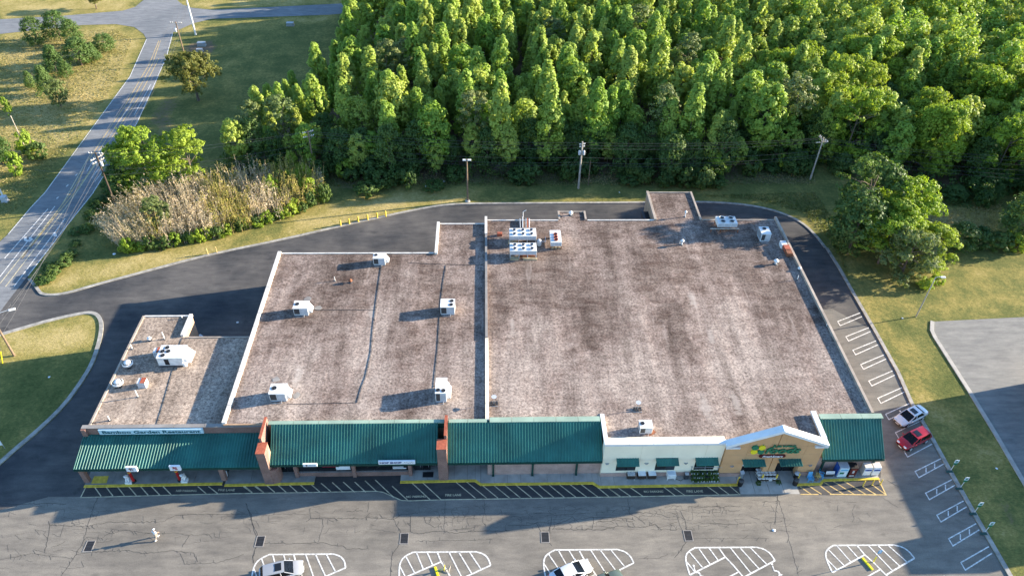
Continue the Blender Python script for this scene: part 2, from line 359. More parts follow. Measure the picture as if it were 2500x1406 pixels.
# ---- asphalt sheets (each a few mm above the one below)
def arc(pts, it=2):                     # Chaikin smoothing of an open polyline
    for _ in range(it):
        q = [pts[0]]
        for a, b_ in zip(pts, pts[1:]): q += [a*.75+b_*.25, a*.25+b_*.75]
        pts = q+[pts[-1]]
    return pts
ISLAND = arc(PL([(0, 1137), (48, 1094), (96, 1055), (160, 994), (198, 943), (230, 892), (246, 844), (253, 812), (253, 786), (243, 769), (224, 764), (192, 769), (128, 783), (19, 815), (-60, 838)]))
VERGE = arc(PL([(70, 684), (86, 702), (93, 712), (100, 721), (127, 724), (167, 717.6), (234, 697.5), (334, 671), (502, 625.6), (669, 592), (830, 555), (940, 530), (1037, 510), (1084, 503.5), (1131, 500), (1250, 499), (1582, 497), (1697, 495), (1794, 499), (1862, 509), (1915, 524), (1962, 547.5), (1996, 581), (2016, 608)]))
SIDE = PL([(2046, 658), (2080, 719), (2130, 806), (2187.5, 910), (2221, 986), (2271, 1072.6), (2324, 1169), (2390, 1285), (2460, 1406)])
EXT = SIDE[-1] + (SIDE[-1]-SIDE[0])*.9
LEFT_EXT = ISLAND[0] + Vector((-34, -26, 0))
lot = [LEFT_EXT] + ISLAND + [P(-60, 800), P(-10, 770), P(68, 674)] + VERGE + SIDE + [EXT, Vector((EXT.x, 8, 0)), Vector((LEFT_EXT.x, 8, 0))]
structure('service_drive', MB().sheet(lot, .012), 'asphalt_drive')
front = [Vector((-80, 8, 0)), Vector((-80, 44, 0))] + PL([(0, 1245), (120, 1212), (205, 1212), (560, 1196), (930, 1185), (980, 1210), (1300, 1205), (1800, 1195), (2150, 1165), (2150, 1010)]) + [Vector((47.7, 84, 0)), Vector((53.4, 84, 0))] + SIDE[2:] + [EXT, Vector((EXT.x, 8, 0))]
structure('parking_lot', MB().sheet(front, .016), 'asphalt_lot')
side = [Vector((47.45, 55, 0)), Vector((47.45, 84.4, 0))] + [Vector((53.2, 84.6, 0))] + SIDE[2:6] + PL([(2230, 1075)])
structure('side_lane', MB().sheet([(q.x, q.y) for q in side], .020), 'asphalt_lane')
fl = PL([(197, 1214), (545, 1205), (740, 1202), (918, 1198.6), (935, 1201), (962, 1213), (980, 1221), (1000, 1222), (1080, 1219.5), (1513, 1212.5), (1808, 1207)])
flp = fl + PL([(1800, 1186), (1460, 1190), (1446, 1182), (1172, 1185), (1160, 1178), (1120, 1160), (980, 1150), (768, 1152), (548, 1186), (208, 1190)])
structure('fire_lane', MB().sheet(flp, .024), 'asphalt_seal')
structure('fire_lane', MB().sheet(PL([(1955, 1208), (2165, 1209), (2146, 1168), (2020, 1170), (2004, 1178), (1946, 1180)]), .024), 'asphalt_drive')
# the road
RL = PL([(-120, 740), (0, 590), (20, 572), (110, 470), (200, 352), (255, 275), (318, 187), (358, 97)]); RR = PL([(-60, 850), (0, 762), (30, 722), (68, 674), (86, 649), (159, 556), (227, 470), (273, 403), (334, 301), (376, 215), (406, 140), (423, 80)])
roadp = RL + PL([(351, 84), (328, 67), (284, 60), (200, 62), (0, 84), (-300, 100), (-300, 62), (0, 48), (150, 40), (301, 27), (330, 18), (352, 0), (358, -40), (425, -40), (431, 0), (445, 12), (468, 20), (518, 25), (830, 10), (1100, -20), (1100, 12), (803, 37), (518, 47), (475, 57), (445, 70)]) + RR[::-1]
structure('road', MB().sheet(roadp, .028), 'asphalt_road')
E_LOT = PL([(2279, 785), (2278, 808), (2285, 823), (2324, 884), (2370, 956), (2434, 1060), (2500, 1172), (2640, 1406)])
structure('neighbouring_lot', MB().sheet(E_LOT + [Vector((130, 30, 0)), Vector((130, 80.2, 0)), P(2500, 774)], .012), 'asphalt_east')
# ---- kerbs
kb = MB().kerb([Vector(q)+Vector((-.35, .1, 0)) for q in ISLAND], .55, 0, .14)
structure('kerb', kb, 'kerb_grey')
structure('kerb', MB().kerb([q+Vector((0, .22, 0)) for q in VERGE] , .45, 0, .14), 'kerb_grey')
structure('kerb', MB().kerb([VERGE[-1]+Vector((.2, .2, 0))] + [q+Vector((.3, .1, 0)) for q in SIDE] + [EXT+Vector((.3, 0, 0))], .5, 0, .14), 'kerb_grey')
structure('kerb', MB().kerb([q+Vector((-.2, 0, 0)) for q in E_LOT], .55, 0, .13), 'concrete')
# ---- painted markings: each stripe is a piece of the pavement it lies on
PAR = {}
for o in list(COL.objects):
    if o.name in ('parking_lot', 'fire_lane', 'road', 'side_lane'): PAR[o.name] = o
CUR = PAR['fire_lane']
def stripe(name, pts, width, mat, z=.030): return MB().strip(pts, width, z).build(name, mat, CUR)
stripe('painted_line', fl, .12, 'paint_cream'); stripe('painted_line', PL([(210, 1188), (197, 1214)]), .12, 'paint_cream')
HATCH = []
for a, b_ in ((350, 435), (490, 580), (630, 720), (770, 865), (915, 1010), (1050, 1150), (1190, 1290), (1615, 1720), (1745, 1860), (2170, 2280), (2310, 2420)):
    HATCH.append(((a/5+160, 1187), (b_/5+160, 1211-(b_-435)/5*.022)))
for a, ya, b_ in ((-35, 880, 75), (100, 880, 210), (240, 880, 340), (375, 880, 475), (505, 878, 605), (635, 876, 740), (765, 874, 875), (885, 862, 1010), (1015, 852, 1145), (1145, 848, 1280), (1280, 848, 1410), (1400, 833, 1535), (1520, 823, 1740), (1720, 897, 1900), (1945, 853, 2170), (2070, 848, 2300)):
    yb = 968 if b_ < 1500 else (958 if b_ < 1600 else (1030 if b_ < 1800 else 1060))
    HATCH.append(((a/4.81+600, ya/4.81+1000), (b_/4.81+600, yb/4.81+1000)))
for a, b_ in ((185, 460), (335, 615), (545, 770), (705, 930), (860, 1080), (1015, 1235), (1165, 1390), (1315, 1545), (1465, 1690), (1610, 1850), (1760, 2000), (1915, 2155), (2150, 2310), (2285, 2460)):
    ya = 1000 if a < 400 else (1040 if a < 1100 else 1028); ya = 1075 if a > 2100 else ya
    HATCH.append(((a/5.68+1080, ya/5.68+1000), (b_/5.68+1080, (1232-b_*.012)/5.68+1000)))
for a, b_ in ((130, 320), (270, 465), (445, 640), (925, 1105), (1050, 1245), (1545, 1740), (1700, 1885), (1870, 2035)):
    HATCH.append(((a/5.86+1460, (1225-a*.015)/5.86+980), (b_/5.86+1460, (1360-b_*.013)/5.86+980)))
for k, (a, b_) in enumerate(HATCH): stripe('hatch_stripe', PL([a, b_]), .11, 'paint_cream', .0305)
for a, b_ in (((320, 650), (575, 825)), ((510, 625), (820, 825)), ((750, 600), (1060, 830)), ((880, 545), (1345, 830)), ((1090, 520), (1590, 830)), ((1330, 505), (1860, 830)), ((1780, 640), (2100, 835)), ((2020, 610), (2310, 820))):
    stripe('hatch_stripe', PL([(a[0]/9.615+1920, a[1]/9.615+1120), (b_[0]/9.615+1920, b_[1]/9.615+1120)]), .14, 'paint_yellow', .0305)
stripe('painted_line', PL([(1954, 1206.3), (1998, 1206.5)]), .14, 'paint_yellow'); stripe('painted_line', PL([(2026, 1206.3), (2163, 1207.6), (2145, 1170)]), .14, 'paint_yellow')
for (x0, y0, x1, y1), s_ in (((430, 1198, 480, 1198), 'NO PARKING'), ((533, 1196, 573, 1196), 'FIRE LANE'), ((992, 1212.5, 1040, 1211.5), 'NO PARKING'), ((1087, 1208.5, 1126, 1208), 'FIRE LANE'), ((1572, 1200, 1619, 1199.5), 'NO PARKING'), ((1676, 1199.5, 1716, 1199), 'FIRE LANE')):
    a, b_ = P(x0, y0), P(x1, y1)
    t = text('pavement_lettering', s_, .62, 'paint_cream', CUR, ((a+b_)/2)+Vector((0, 0, .0315)), rx=0, rz=math.atan2(b_.y-a.y, b_.x-a.x), extrude=.0008, bold=.012, sx=1)
    t.scale = ((b_-a).length/tw(t),)*2+(1,) if tw(t) else (1, 1, 1)
CUR = PAR['parking_lot']
# hatched islands of the parking rows (the same outline every 15.1 m)
def z5(pts): return PL([(1660+a/4.167, 1320+b_/4.167) for a, b_ in pts])
outl = arc(z5([(1550, 320), (1490, 190), (1480, 120), (1505, 80), (1560, 45)]), 1) + z5([(1700, 44), (2000, 42), (2180, 40)]) + arc(z5([(2180, 40), (2260, 60), (2330, 105), (2385, 175)]), 1)
ISL = [outl, z5([(2385, 175), (2240, 260), (2095, 345)]), z5([(1550, 320), (1880, 140)]), z5([(1800, 46), (1880, 140), (1965, 215), (2095, 345)])]
for a, b_ in (((1490, 180), (1598, 292)), ((1508, 85), (1670, 250)), ((1595, 48), (1740, 215)), ((1700, 46), (1815, 175)), ((1915, 44), (2160, 300)), ((2010, 43), (2240, 260)), ((2115, 42), (2310, 215))): ISL.append(z5([a, b_]))
q0 = z5([(2095, 345)])[0]; dstall = (z5([(1550, 320)])[0]-z5([(1880, 140)])[0]).normalized(); dmain = (z5([(2095, 345)])[0]-z5([(1965, 215)])[0]).normalized(); dr = (z5([(2095, 345)])[0]-z5([(2385, 175)])[0]).normalized()
ISL.append([q0, q0+dmain*22])
for k in range(8):
    base = z5([(2035, 290)])[0]+dmain*(k*3.05)
    ISL.append([base, base+dstall*5.6])
for k in range(1, 8): ISL.append([q0+dmain*(k*3.05), q0+dmain*(k*3.05)-dr*5.6])
for k in range(5):
    for i, pl in enumerate(ISL): stripe('island_outline' if i < 4 else ('hatch_stripe' if i < 11 else 'stall_line'), [q+Vector((-15.9*k, 0, 0)) for q in pl], .17 if i < 4 else .14, 'paint_white', .030+.0006*(i % 3))
# stalls along the right kerb: long hairpins
va = P(2297.5, 1119)-P(2234, 1150.5); vb = P(2243, 1165.4)-P(2234, 1150.5); vc = P(2304, 1132)-P(2243, 1165.4)
TIPS = [(2045, 785), (2065, 822), (2082, 855), (2101, 890), (2121, 930), (2143, 972), (2162, 1011), (2186, 1056), (2207, 1101), (2234, 1150.5), (2259.4, 1203.5), (2287, 1257), (2315.8, 1314.5), (2345.6, 1372.5)]
for k, tp in enumerate(TIPS):
    a = P(*tp); stripe('stall_line', [a+va, a, a+vb, a+vb+vc], .13, 'paint_white')
    if 9 <= k <= 12:
        for t_ in (.35, .68): stripe('stall_dash', [a+vb*.80+va*(t_-.05), a+vb*.2+va*(t_+.04)], .13, 'paint_white')
CUR = PAR['road']
# road markings
def zl(pts): return PL([(a/4.393, 380+b_/4.393) for a, b_ in pts])
def zt(pts): return PL([(a/2.99, b_/2.99) for a, b_ in pts])
stripe('edge_line', zl([(90, 845), (330, 560)]) + zt([(330, 1406), (950, 560), (1070, 290)]), .16, 'paint_white', .034)
stripe('edge_line', zl([(300, 1290), (700, 775), (1000, 400)]) + zt([(680, 1406), (1000, 900), (1215, 420), (1260, 250)]), .16, 'paint_white', .034)
for pl in ([(50, 1103), (515, 573)], [(0, 1300), (590, 545)], [(150, 1406), (700, 675)]): stripe('lane_line', zl(pl), .15, 'paint_white', .034)
for pl in ([(0, 1375), (665, 530), (960, 0)], [(60, 1406), (735, 525), (1060, 40)]): stripe('lane_line', zl(pl), .15, 'paint_cream', .034)
for pl in ([(235, 1108), (740, 430), (830, 290), (905, 140)], [(240, 1095), (830, 360), (905, 255), (1030, 70)], [(830, 290), (905, 255)]): stripe('centre_line', zl(pl), .13, 'paint_yellow', .0345)
for pl in ([(640, 1180), (920, 760), (1090, 470), (1160, 300)], [(660, 1190), (945, 770), (1110, 475), (1172, 300)], [(700, 1180), (1010, 720), (1160, 430)]): stripe('centre_line', zt(pl), .13, 'paint_yellow', .034)
for a in ((820, 208), (722, 325), (618, 455)): stripe('lane_dash', zl([(a[0]+10, a[1]-10), (a[0]-10, a[1]+10)]), .22, 'paint_white', .034)
for pl in ([(635, 1250), (790, 1000), (960, 760)], [(670, 1300), (820, 1105)], [(980, 840), (1100, 620)], [(690, 1330), (760, 1240)]): stripe('lane_line', zt(pl), .12, 'paint_white', .034)
stripe('turn_arrow', arc(zl([(275, 875), (268, 905), (300, 920), (345, 900)]), 1), .4, 'paint_white', .035); stripe('turn_arrow', zl([(315, 880), (345, 900), (310, 925)]), .3, 'paint_white', .0355)
MB().sheet(zl([(565, 830), (600, 830), (615, 868), (580, 870)]), .036).build('road_panel', 'paint_white', CUR)
CUR = PAR['parking_lot']
# wheelchair symbols low in the frame
for px in ((1700, 1404), (1893, 1400)):
    c0 = P(*px); mb = MB()
    ring = [c0+Vector((.42*math.cos(t), .42*math.sin(t), 0)) for t in np.linspace(-2.4, 1.2, 10)]
    mb.strip(ring, .13, .033); mb.strip([c0+Vector((-.05, .95, 0)), c0+Vector((-.02, .35, 0)), c0+Vector((.4, .3, 0)), c0+Vector((.55, -.15, 0)), c0+Vector((.75, -.1, 0))], .13, .0335)
    mb.sheet([c0+Vector((-.05+.14*math.cos(t), 1.15+.14*math.sin(t), 0)) for t in np.linspace(0, 5.6, 8)], .033)
    mb.build('wheelchair_symbol', 'paint_white', CUR)
# ---- cracks and tar lines in the old lot
def zz(ox, oy, k, pts): return [(ox+a/k, oy+b_/k) for a, b_ in pts]
CR = [zz(0, 1000, 3.4625, q) for q in ([(0, 795), (200, 800), (420, 790), (560, 795)], [(410, 940), (420, 975), (740, 985), (900, 950), (1370, 945), (1500, 890), (1820, 880), (2100, 885)], [(830, 730), (790, 830), (740, 985), (700, 1120), (620, 1260), (520, 1400)], [(0, 1265), (260, 1215), (620, 1258)], [(640, 1225), (800, 1200), (1100, 1190), (1200, 1215), (1450, 1190), (1640, 1210), (1670, 1285)], [(900, 1060), (1050, 1015), (1300, 1045), (1480, 1040), (1600, 1060), (1810, 1048)], [(2080, 790), (2130, 950), (2190, 1090), (2140, 1240), (2140, 1290)], [(1520, 1210), (1560, 1305), (1850, 1290), (2060, 1220)], [(420, 980), (410, 1060), (380, 1200)], [(1600, 1060), (1540, 1160)], [(700, 1075), (860, 1085), (960, 1010)])]
CR += [zz(600, 1200, 3.906, q) for q in ([(0, 110), (50, 220), (75, 360), (110, 440)], [(575, 285), (620, 250), (940, 255), (1200, 250), (1410, 262), (1500, 210), (1640, 205)], [(615, 150), (620, 250), (735, 260), (740, 330), (690, 480)], [(170, 490), (460, 492), (740, 485), (820, 510), (930, 515), (960, 545), (1180, 545)], [(1415, 110), (1425, 200), (1410, 262), (1480, 390)], [(1470, 490), (1395, 610), (1380, 800)], [(1570, 230), (1570, 380), (1650, 400), (1750, 385), (1860, 375), (1990, 395), (2120, 380), (2350, 375), (2500, 375)], [(1620, 470), (1900, 465), (2350, 455)], [(1905, 95), (1895, 240), (1890, 400)], [(1640, 240), (1900, 245), (2050, 245), (2190, 230)], [(2270, 60), (2275, 200), (2260, 290), (2290, 330)], [(100, 510), (65, 620), (75, 680)], [(160, 230), (330, 215), (600, 215)], [(960, 190), (1120, 182)], [(1160, 190), (1175, 100)], [(1700, 240), (1720, 300), (1800, 340), (1870, 330)], [(1950, 370), (2100, 350), (2220, 330)])]
CR += [zz(1240, 1200, 3.788, q) for q in ([(0, 210), (150, 205), (380, 195), (430, 215), (700, 200), (900, 185)], [(0, 312), (190, 308), (260, 290), (310, 385)], [(390, 385), (400, 230)], [(410, 345), (650, 350), (880, 350), (1000, 320), (1150, 325), (1230, 330), (1360, 298), (1420, 350)], [(1320, 350), (1600, 345)], [(1110, 60), (1125, 200), (1200, 240), (1270, 300)], [(700, 240), (900, 235), (1130, 250), (1180, 270)], [(830, 275), (1000, 268), (1160, 275)], [(1480, 190), (1560, 215), (1600, 330), (1620, 370)], [(1590, 175), (1640, 270), (1655, 360)], [(1180, 190), (1300, 195), (1420, 210), (1500, 240)], [(1720, 432), (2000, 430), (2410, 430)], [(1650, 460), (1590, 550), (1540, 610)], [(370, 450), (410, 500)], [(1200, 620), (1400, 615), (1480, 575)], [(1660, 140), (1900, 140), (2150, 135)], [(1870, 295), (2100, 300), (2250, 290)], [(440, 300), (540, 270), (600, 230), (660, 285)], [(780, 340), (790, 240)], [(2500, 0), (2490, 100), (2470, 300)])]
CR += [zz(1860, 940, 3.017, q) for q in ([(110, 820), (160, 950), (180, 1060), (230, 1250), (270, 1400)], [(0, 860), (110, 855)], [(0, 1010), (150, 1000)], [(920, 700), (1010, 750)], [(880, 820), (1000, 900)])]
def wander(pts, amp, step):
    out = [pts[0]]
    for a, b_ in zip(pts, pts[1:]):
        L = math.hypot(b_[0]-a[0], b_[1]-a[1]); k = max(1, int(L/step))
        for i in range(1, k+1):
            t = i/k; j = 0 if i == k else amp
            out.append((a[0]+(b_[0]-a[0])*t+rnd.uniform(-j, j), a[1]+(b_[1]-a[1])*t+rnd.uniform(-j, j)))
    return out
cm = MB()
for c_ in CR:
    w_ = wander(c_, 1.5, 6); cm.strip(PL(w_), rnd.uniform(.028, .052), .0225+rnd.uniform(0, .0012))
    for i in range(2, len(w_)-1):
        if rnd.random() < .20:
            a = w_[i]; ang = rnd.choice((1, -1))*rnd.uniform(.7, 2.2); L = rnd.uniform(5, 20)
            e = (a[0]+math.cos(ang)*L, a[1]+math.sin(ang)*L*.55)
            cm.strip(PL(wander([a, e], 1.4, 4)), rnd.uniform(.02, .04), .0240+rnd.uniform(0, .001))
# alligator cracking: a jittered lattice with most edges missing
for (x0, x1, y0, y1, dx, dy, keep) in ((1080, 1760, 1236, 1296, 13, 8, .42), (560, 1080, 1240, 1300, 17, 10, .22), (180, 560, 1245, 1330, 19, 11, .22), (1760, 2120, 1225, 1300, 18, 10, .22), (0, 200, 1240, 1390, 22, 13, .16)):
    gx, gy = int((x1-x0)/dx), int((y1-y0)/dy); node = [[(x0+i*dx+rnd.uniform(-.42, .42)*dx, y0+j*dy+rnd.uniform(-.42, .42)*dy) for i in range(gx+1)] for j in range(gy+1)]
    for j in range(gy+1):
        for i in range(gx+1):
            dens = keep*(.35+1.3*abs(math.sin(i*.31+j*.9))*abs(math.cos(i*.13)))
            if i < gx and rnd.random() < dens*1.25: cm.strip(PL(wander([node[j][i], node[j][i+1]], .9, 4)), rnd.uniform(.014, .034), .0228+rnd.uniform(0, .0012))
            if j < gy and rnd.random() < dens*.8: cm.strip(PL(wander([node[j][i], node[j+1][i]], .9, 4)), rnd.uniform(.014, .034), .0228+rnd.uniform(0, .0012))
tag(cm.build('pavement_cracks', 'crack'), kind='stuff')
# ---- sidewalk along the fronts: slabs with joints, kerb edge painted yellow
SW = [[(205, 1190.5), (543, 1184)], [(548, 1188), (767, 1183)], [(977, 1180), (1160, 1176.5), (1174, 1186), (1447, 1182.5), (1463, 1192), (1802, 1186.5)], [(1945, 1186.5), (2004, 1184.5), (2011, 1175.5), (2147, 1172)]]
def slab_row(kpts, yback, step, mat='concrete'):
    pts = [P(a, b_, .0) for a, b_ in kpts]
    par = tag(MB().kerb([q+Vector((0, .16, 0)) for q in pts], .30, 0, .165).build('kerb', 'kerb_yellow'), kind='structure')
    def yk(x):
        for a, b_ in zip(pts, pts[1:]):
            if a.x <= x <= b_.x: return a.y+(b_.y-a.y)*(x-a.x)/(b_.x-a.x)
        return pts[0].y if x < pts[0].x else pts[-1].y
    x = pts[0].x
    brk = sorted(set([pts[0].x, pts[-1].x]+[q.x for q in pts]+list(np.arange(pts[0].x+step, pts[-1].x-.6, step))))
    for a, b_ in zip(brk, brk[1:]):
        if b_-a < .05: continue
        g_ = .012
        MB().prism([(a+g_, yk(a+.01)+.315), (b_-g_, yk(b_-.01)+.315), (b_-g_, yback), (a+g_, yback)], .0, .15+rnd.uniform(-.003, .003)).build('paving_slab', mat, par)
    return par
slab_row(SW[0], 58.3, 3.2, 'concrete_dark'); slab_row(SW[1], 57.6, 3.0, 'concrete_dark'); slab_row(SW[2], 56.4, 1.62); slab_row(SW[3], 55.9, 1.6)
tag(MB().sheet(PL([(222, 1180), (260, 1179), (266, 1161), (230, 1162)], .15), .157).build('yellow_pad', 'kerb_yellow'), kind='structure')
# flush concrete apron before the doors
ap = PL([(1803, 1187), (1944, 1187), (1953, 1205.5), (1808, 1206)]); par = None
for k in range(4):
    a, b_ = k/4+.003, (k+1)/4-.003
    f0, f1 = ap[0].lerp(ap[1], a), ap[0].lerp(ap[1], b_); r0, r1 = ap[3].lerp(ap[2], a), ap[3].lerp(ap[2], b_)
    o = MB().add([(r0.x, r0.y, .027), (r1.x, r1.y, .027), (f1.x, f1.y+.4, .15), (f0.x, f0.y+.4, .15)], [(0, 1, 2, 3)]).build('paving_slab', 'concrete', par)
    if par is None: par = o; o.name = 'door_apron'; tag(o, kind='structure')
for k in range(4):
    a, b_ = ap[0].lerp(ap[1], k/4+.003), ap[0].lerp(ap[1], (k+1)/4-.003)
    MB().prism([(a.x, a.y+.42), (b_.x, b_.y+.42), (b_.x, 56.2), (a.x, 56.2)], 0, .15).build('paving_slab', 'concrete', par)
# storm drains
for k, px in enumerate(((218, 1333), (635, 1321), (987, 1314), (1331, 1311), (1680, 1307))):
    c0 = P(*px); t = thing('storm_drain', ['iron storm drain grate in the left part of the lot near the walking person', 'iron storm drain grate between the walking person and the silver car', 'iron storm drain grate above the second hatched island from the left', 'iron storm drain grate above the white sedan at the bottom edge', 'iron storm drain grate above the fourth hatched island from the left'][k], 'drain', (c0.x, c0.y, .016), 'storm drains in the lot')
    mb = MB(); mb.box(c0.x-.42, c0.x+.42, c0.y-.62, c0.y+.62, .017, .023); mb.build('pit', 'black', t)
    mb = MB(); x0, x1, y0, y1 = c0.x-.5, c0.x+.5, c0.y-.7, c0.y+.7
    mb.box(x0, x0+.09, y0, y1, .017, .045); mb.box(x1-.09, x1, y0, y1, .017, .045); mb.box(x0+.09, x1-.09, y0, y0+.09, .017, .045); mb.box(x0+.09, x1-.09, y1-.09, y1, .017, .045); mb.build('frame', 'coping_grey', t)
    for i in range(7): MB().box(c0.x-.40, c0.x+.40, c0.y-.54+i*.17, c0.y-.48+i*.17, .024, .038).build('grate_bar', 'dark_metal', t)
# ================================================================== THE BUILDINGS
def PY(px, py, y):                       # photo pixel -> point on the vertical plane Y = y
    d = _rt*((px-1250)/F_PX) - _up*((py-703)/F_PX) + _fw
    t = y/d.y
    return Vector((d.x*t, y, CAM_H+d.z*t))
def coping_run(parent, p0, p1, width, z0, z1, piece, mat, name='coping', joint=.02):
    """coping stones / metal caps laid end to end, each a piece of its own"""
    p0, p1 = Vector(p0), Vector(p1); L = (p1-p0).length; k = max(1, round(L/piece)); d = (p1-p0)/k
    for i in range(k):
        a, b_ = p0+d*i, p0+d*(i+1); dd = d.normalized(); nn = Vector((-dd.y, dd.x, 0))*width/2
        a2, b2 = a+dd*joint, b_-dd*joint; dz = rnd.uniform(-.006, .006)
        vs = [a2-nn, b2-nn, b2+nn, a2+nn]
        MB().add([(q.x, q.y, z0) for q in vs]+[(q.x, q.y, z1+dz) for q in vs], [(4, 5, 6, 7), (0, 1, 5, 4), (1, 2, 6, 5), (2, 3, 7, 6), (3, 0, 4, 7), (3, 2, 1, 0)]).build(name, mat, parent)
def canopy(parent, x0, x1, yr, zr, ye, ze, pitch=.34, fh=.34, ribh=.10, cap=None, name='canopy_roof'):
    dy, dz = ye-yr, ze-zr; L = math.hypot(dy, dz); ny_, nz_ = -dz/L*-1, 0
    nrm = Vector((0, dz/L, -dy/L)); nrm = nrm if nrm.z > 0 else -nrm
    mb = MB(); th = nrm*-.10
    A = [Vector((x0, yr, zr)), Vector((x1, yr, zr)), Vector((x1, ye, ze)), Vector((x0, ye, ze))]
    mb.add(A+[q+th for q in A], [(3, 2, 1, 0), (4, 5, 6, 7), (0, 1, 5, 4), (2, 3, 7, 6), (1, 2, 6, 5), (3, 0, 4, 7)])
    k = int((x1-x0)/pitch); p = (x1-x0)/k
    for i in range(k+1):
        x = x0+i*p; x = min(max(x, x0+.10), x1-.10); h = nrm*ribh
        B_ = [Vector((x-.085, yr, zr)), Vector((x+.085, yr, zr)), Vector((x+.085, ye-.01, ze)), Vector((x-.085, ye-.01, ze))]
        T_ = [Vector((x-.03, yr, zr))+h, Vector((x+.03, yr, zr))+h, Vector((x+.03, ye-.01, ze))+h, Vector((x-.03, ye-.01, ze))+h]
        mb.add(B_+T_, [(7, 6, 5, 4), (0, 3, 7, 4), (2, 1, 5, 6), (3, 2, 6, 7)])
    r = mb.build(name, 'green_metal', parent)
    mb = MB(); mb.box(x0, x1, ye-.06, ye+.06, ze-fh-.02, ze-.075)
    for i in range(k): mb.box(x0+i*p+.03, x0+i*p+.09, ye-.085, ye-.062, ze-fh, ze-.08)
    mb.build('fascia', 'green_dark', r)
    MB().add([(x0+.05, ye+.1, ze-fh*.5), (x1-.05, ye+.1, ze-fh*.5), (x1-.05, yr-.02, ze-fh*.5), (x0+.05, yr-.02, ze-fh*.5)], [(0, 1, 2, 3)]).build('soffit', 'coping_grey', r)
    return r
def wall_lamp(parent, x, y, z):
    mb = MB(); n = 8
    vs = [(x+.26*math.cos(t), y-.26*math.sin(t), z+.12) for t in np.linspace(0, math.pi, n)]+[(x+.10*math.cos(t), y-.10*math.sin(t), z-.16) for t in np.linspace(0, math.pi, n)]
    mb.add(vs, [(i, i+1, n+i+1, n+i) for i in range(n-1)]+[tuple(range(n-1, -1, -1)), tuple(range(n, 2*n))]); mb.build('wall_lamp', 'grey_metal', parent)
def awning(parent, a, b_, ywall, depth, ytop_px, ybot_px, ribs=8):
    """a, b_: photo x of the two upper corners on the wall plane"""
    p0 = PY(a, ytop_px, ywall); p1 = PY(b_, ytop_px, ywall); ye = ywall-depth; ze = PY((a+b_)/2, ybot_px, ye).z; zt = (p0.z+p1.z)/2
    mb = MB(); mb.add([(p0.x, ywall, zt), (p1.x, ywall, zt), (p1.x, ye, ze), (p0.x, ye, ze), (p0.x, ywall, zt-.05), (p1.x, ywall, zt-.05), (p1.x, ye, ze-.05), (p0.x, ye, ze-.05)], [(3, 2, 1, 0), (4, 5, 6, 7), (2, 3, 7, 6), (1, 2, 6, 5), (3, 0, 4, 7)])
    for i in range(ribs+1):
        x = p0.x+.05+(p1.x-p0.x-.1)*i/ribs
        mb.add([(x-.045, ywall, zt), (x+.045, ywall, zt), (x+.045, ye, ze), (x-.045, ye, ze), (x-.03, ywall, zt+.06), (x+.03, ywall, zt+.06), (x+.03, ye, ze+.06), (x-.03, ye, ze+.06)], [(7, 6, 5, 4), (0, 3, 7, 4), (2, 1, 5, 6), (3, 2, 6, 7)])
    o = mb.build('awning', 'green_metal', parent)
    MB().add([(p0.x+.04, ywall-.01, zt-.06), (p0.x+.04, ye+.02, ze-.06), (p0.x+.04, ywall-.01, ze-.06)], [(0, 1, 2), (2, 1, 0)]).build('side_panel', 'green_dark', o)
    return p0.x, p1.x, ze
# ------------------------------------------------------------------ restaurant (left)
RB = thing('restaurant_building', 'low brick restaurant at the left end with green metal porch roof', 'building', (-39.6, 66, 0))
fp = [(-47.7, 58.35), (-31.55, 58.35), (-31.55, 74.1), (-41.0, 74.1), (-41.0, 78.35), (-47.7, 78.35)]
MB().prism(fp, 0, 5.02).build('wall', 'brick_tan', RB)
rf = MB().sheet([(-47.55, 58.6), (-31.56, 58.6), (-31.56, 73.95), (-41.15, 73.95), (-41.15, 78.2), (-47.55, 78.2)], 5.05).build('roof', 'gravel_rest', RB)
coping_run(rf, (-47.62, 58.75, 0), (-47.62, 78.35, 0), .26, 5.0, 5.18, 3.2, 'coping_tan'); coping_run(rf, (-47.5, 78.3, 0), (-41.3, 78.3, 0), .22, 5.0, 5.16, 3.1, 'coping_white')
coping_run(rf, (-41.1, 74.2, 0), (-41.1, 78.4, 0), .42, 5.0, 5.42, 4.2, 'coping_white'); coping_run(rf, (-40.8, 74.05, 0), (-31.7, 74.05, 0), .2, 5.0, 5.16, 3.0, 'coping_tan')
MB().box(-48.0, -26.45, 58.22, 58.62, 2.8, 5.72).build('front_parapet', 'brick_red', RB)
MB().box(-48.02, -47.5, 57.9, 58.64, 4.6, 5.74).build('parapet_return', 'brick_red', RB)
coping_run(RB, (-48.05, 58.42, 0), (-26.45, 58.42, 0), .52, 5.735, 5.80, 3.6, 'coping_grey')
canopy(RB, -48.15, -26.6, 58.21, 4.55, 54.1, 3.38)
MB().box(-45.6, -26.6, 58.24, 58.345, .15, 3.3).build('shopfront', 'brick_tan', RB)
for x0, x1 in ((-44.5, -42.2), (-42.0, -39.7), (-36.6, -34.3), (-34.1, -31.8), (-30.5, -28.0)):
    wn = MB().box(x0, x1, 58.16, 58.235, .8, 2.7).build('window', 'glass_dark', RB); MB().box(x0-.05, x1+.05, 58.12, 58.155, .7, .8).build('sill', 'coping_tan', wn)
for x in (-39.2, -38.1):
    dr_ = MB().box(x, x+1.0, 58.16, 58.235, .16, 2.35).build('door', 'glass_dark', RB); MB().box(x+.08, x+.13, 58.08, 58.155, .9, 1.4).build('handle', 'grey_metal', dr_)
for px in ((213, 1180), (549, 1174)):
    c0 = P(*px); po = MB().box(c0.x-.28, c0.x+.28, 54.5, 55.05, .15, 3.2).build('post', 'brick_red', RB); MB().box(c0.x-.34, c0.x+.34, 54.44, 55.11, 2.95, 3.12).build('post_cap', 'coping_tan', po)
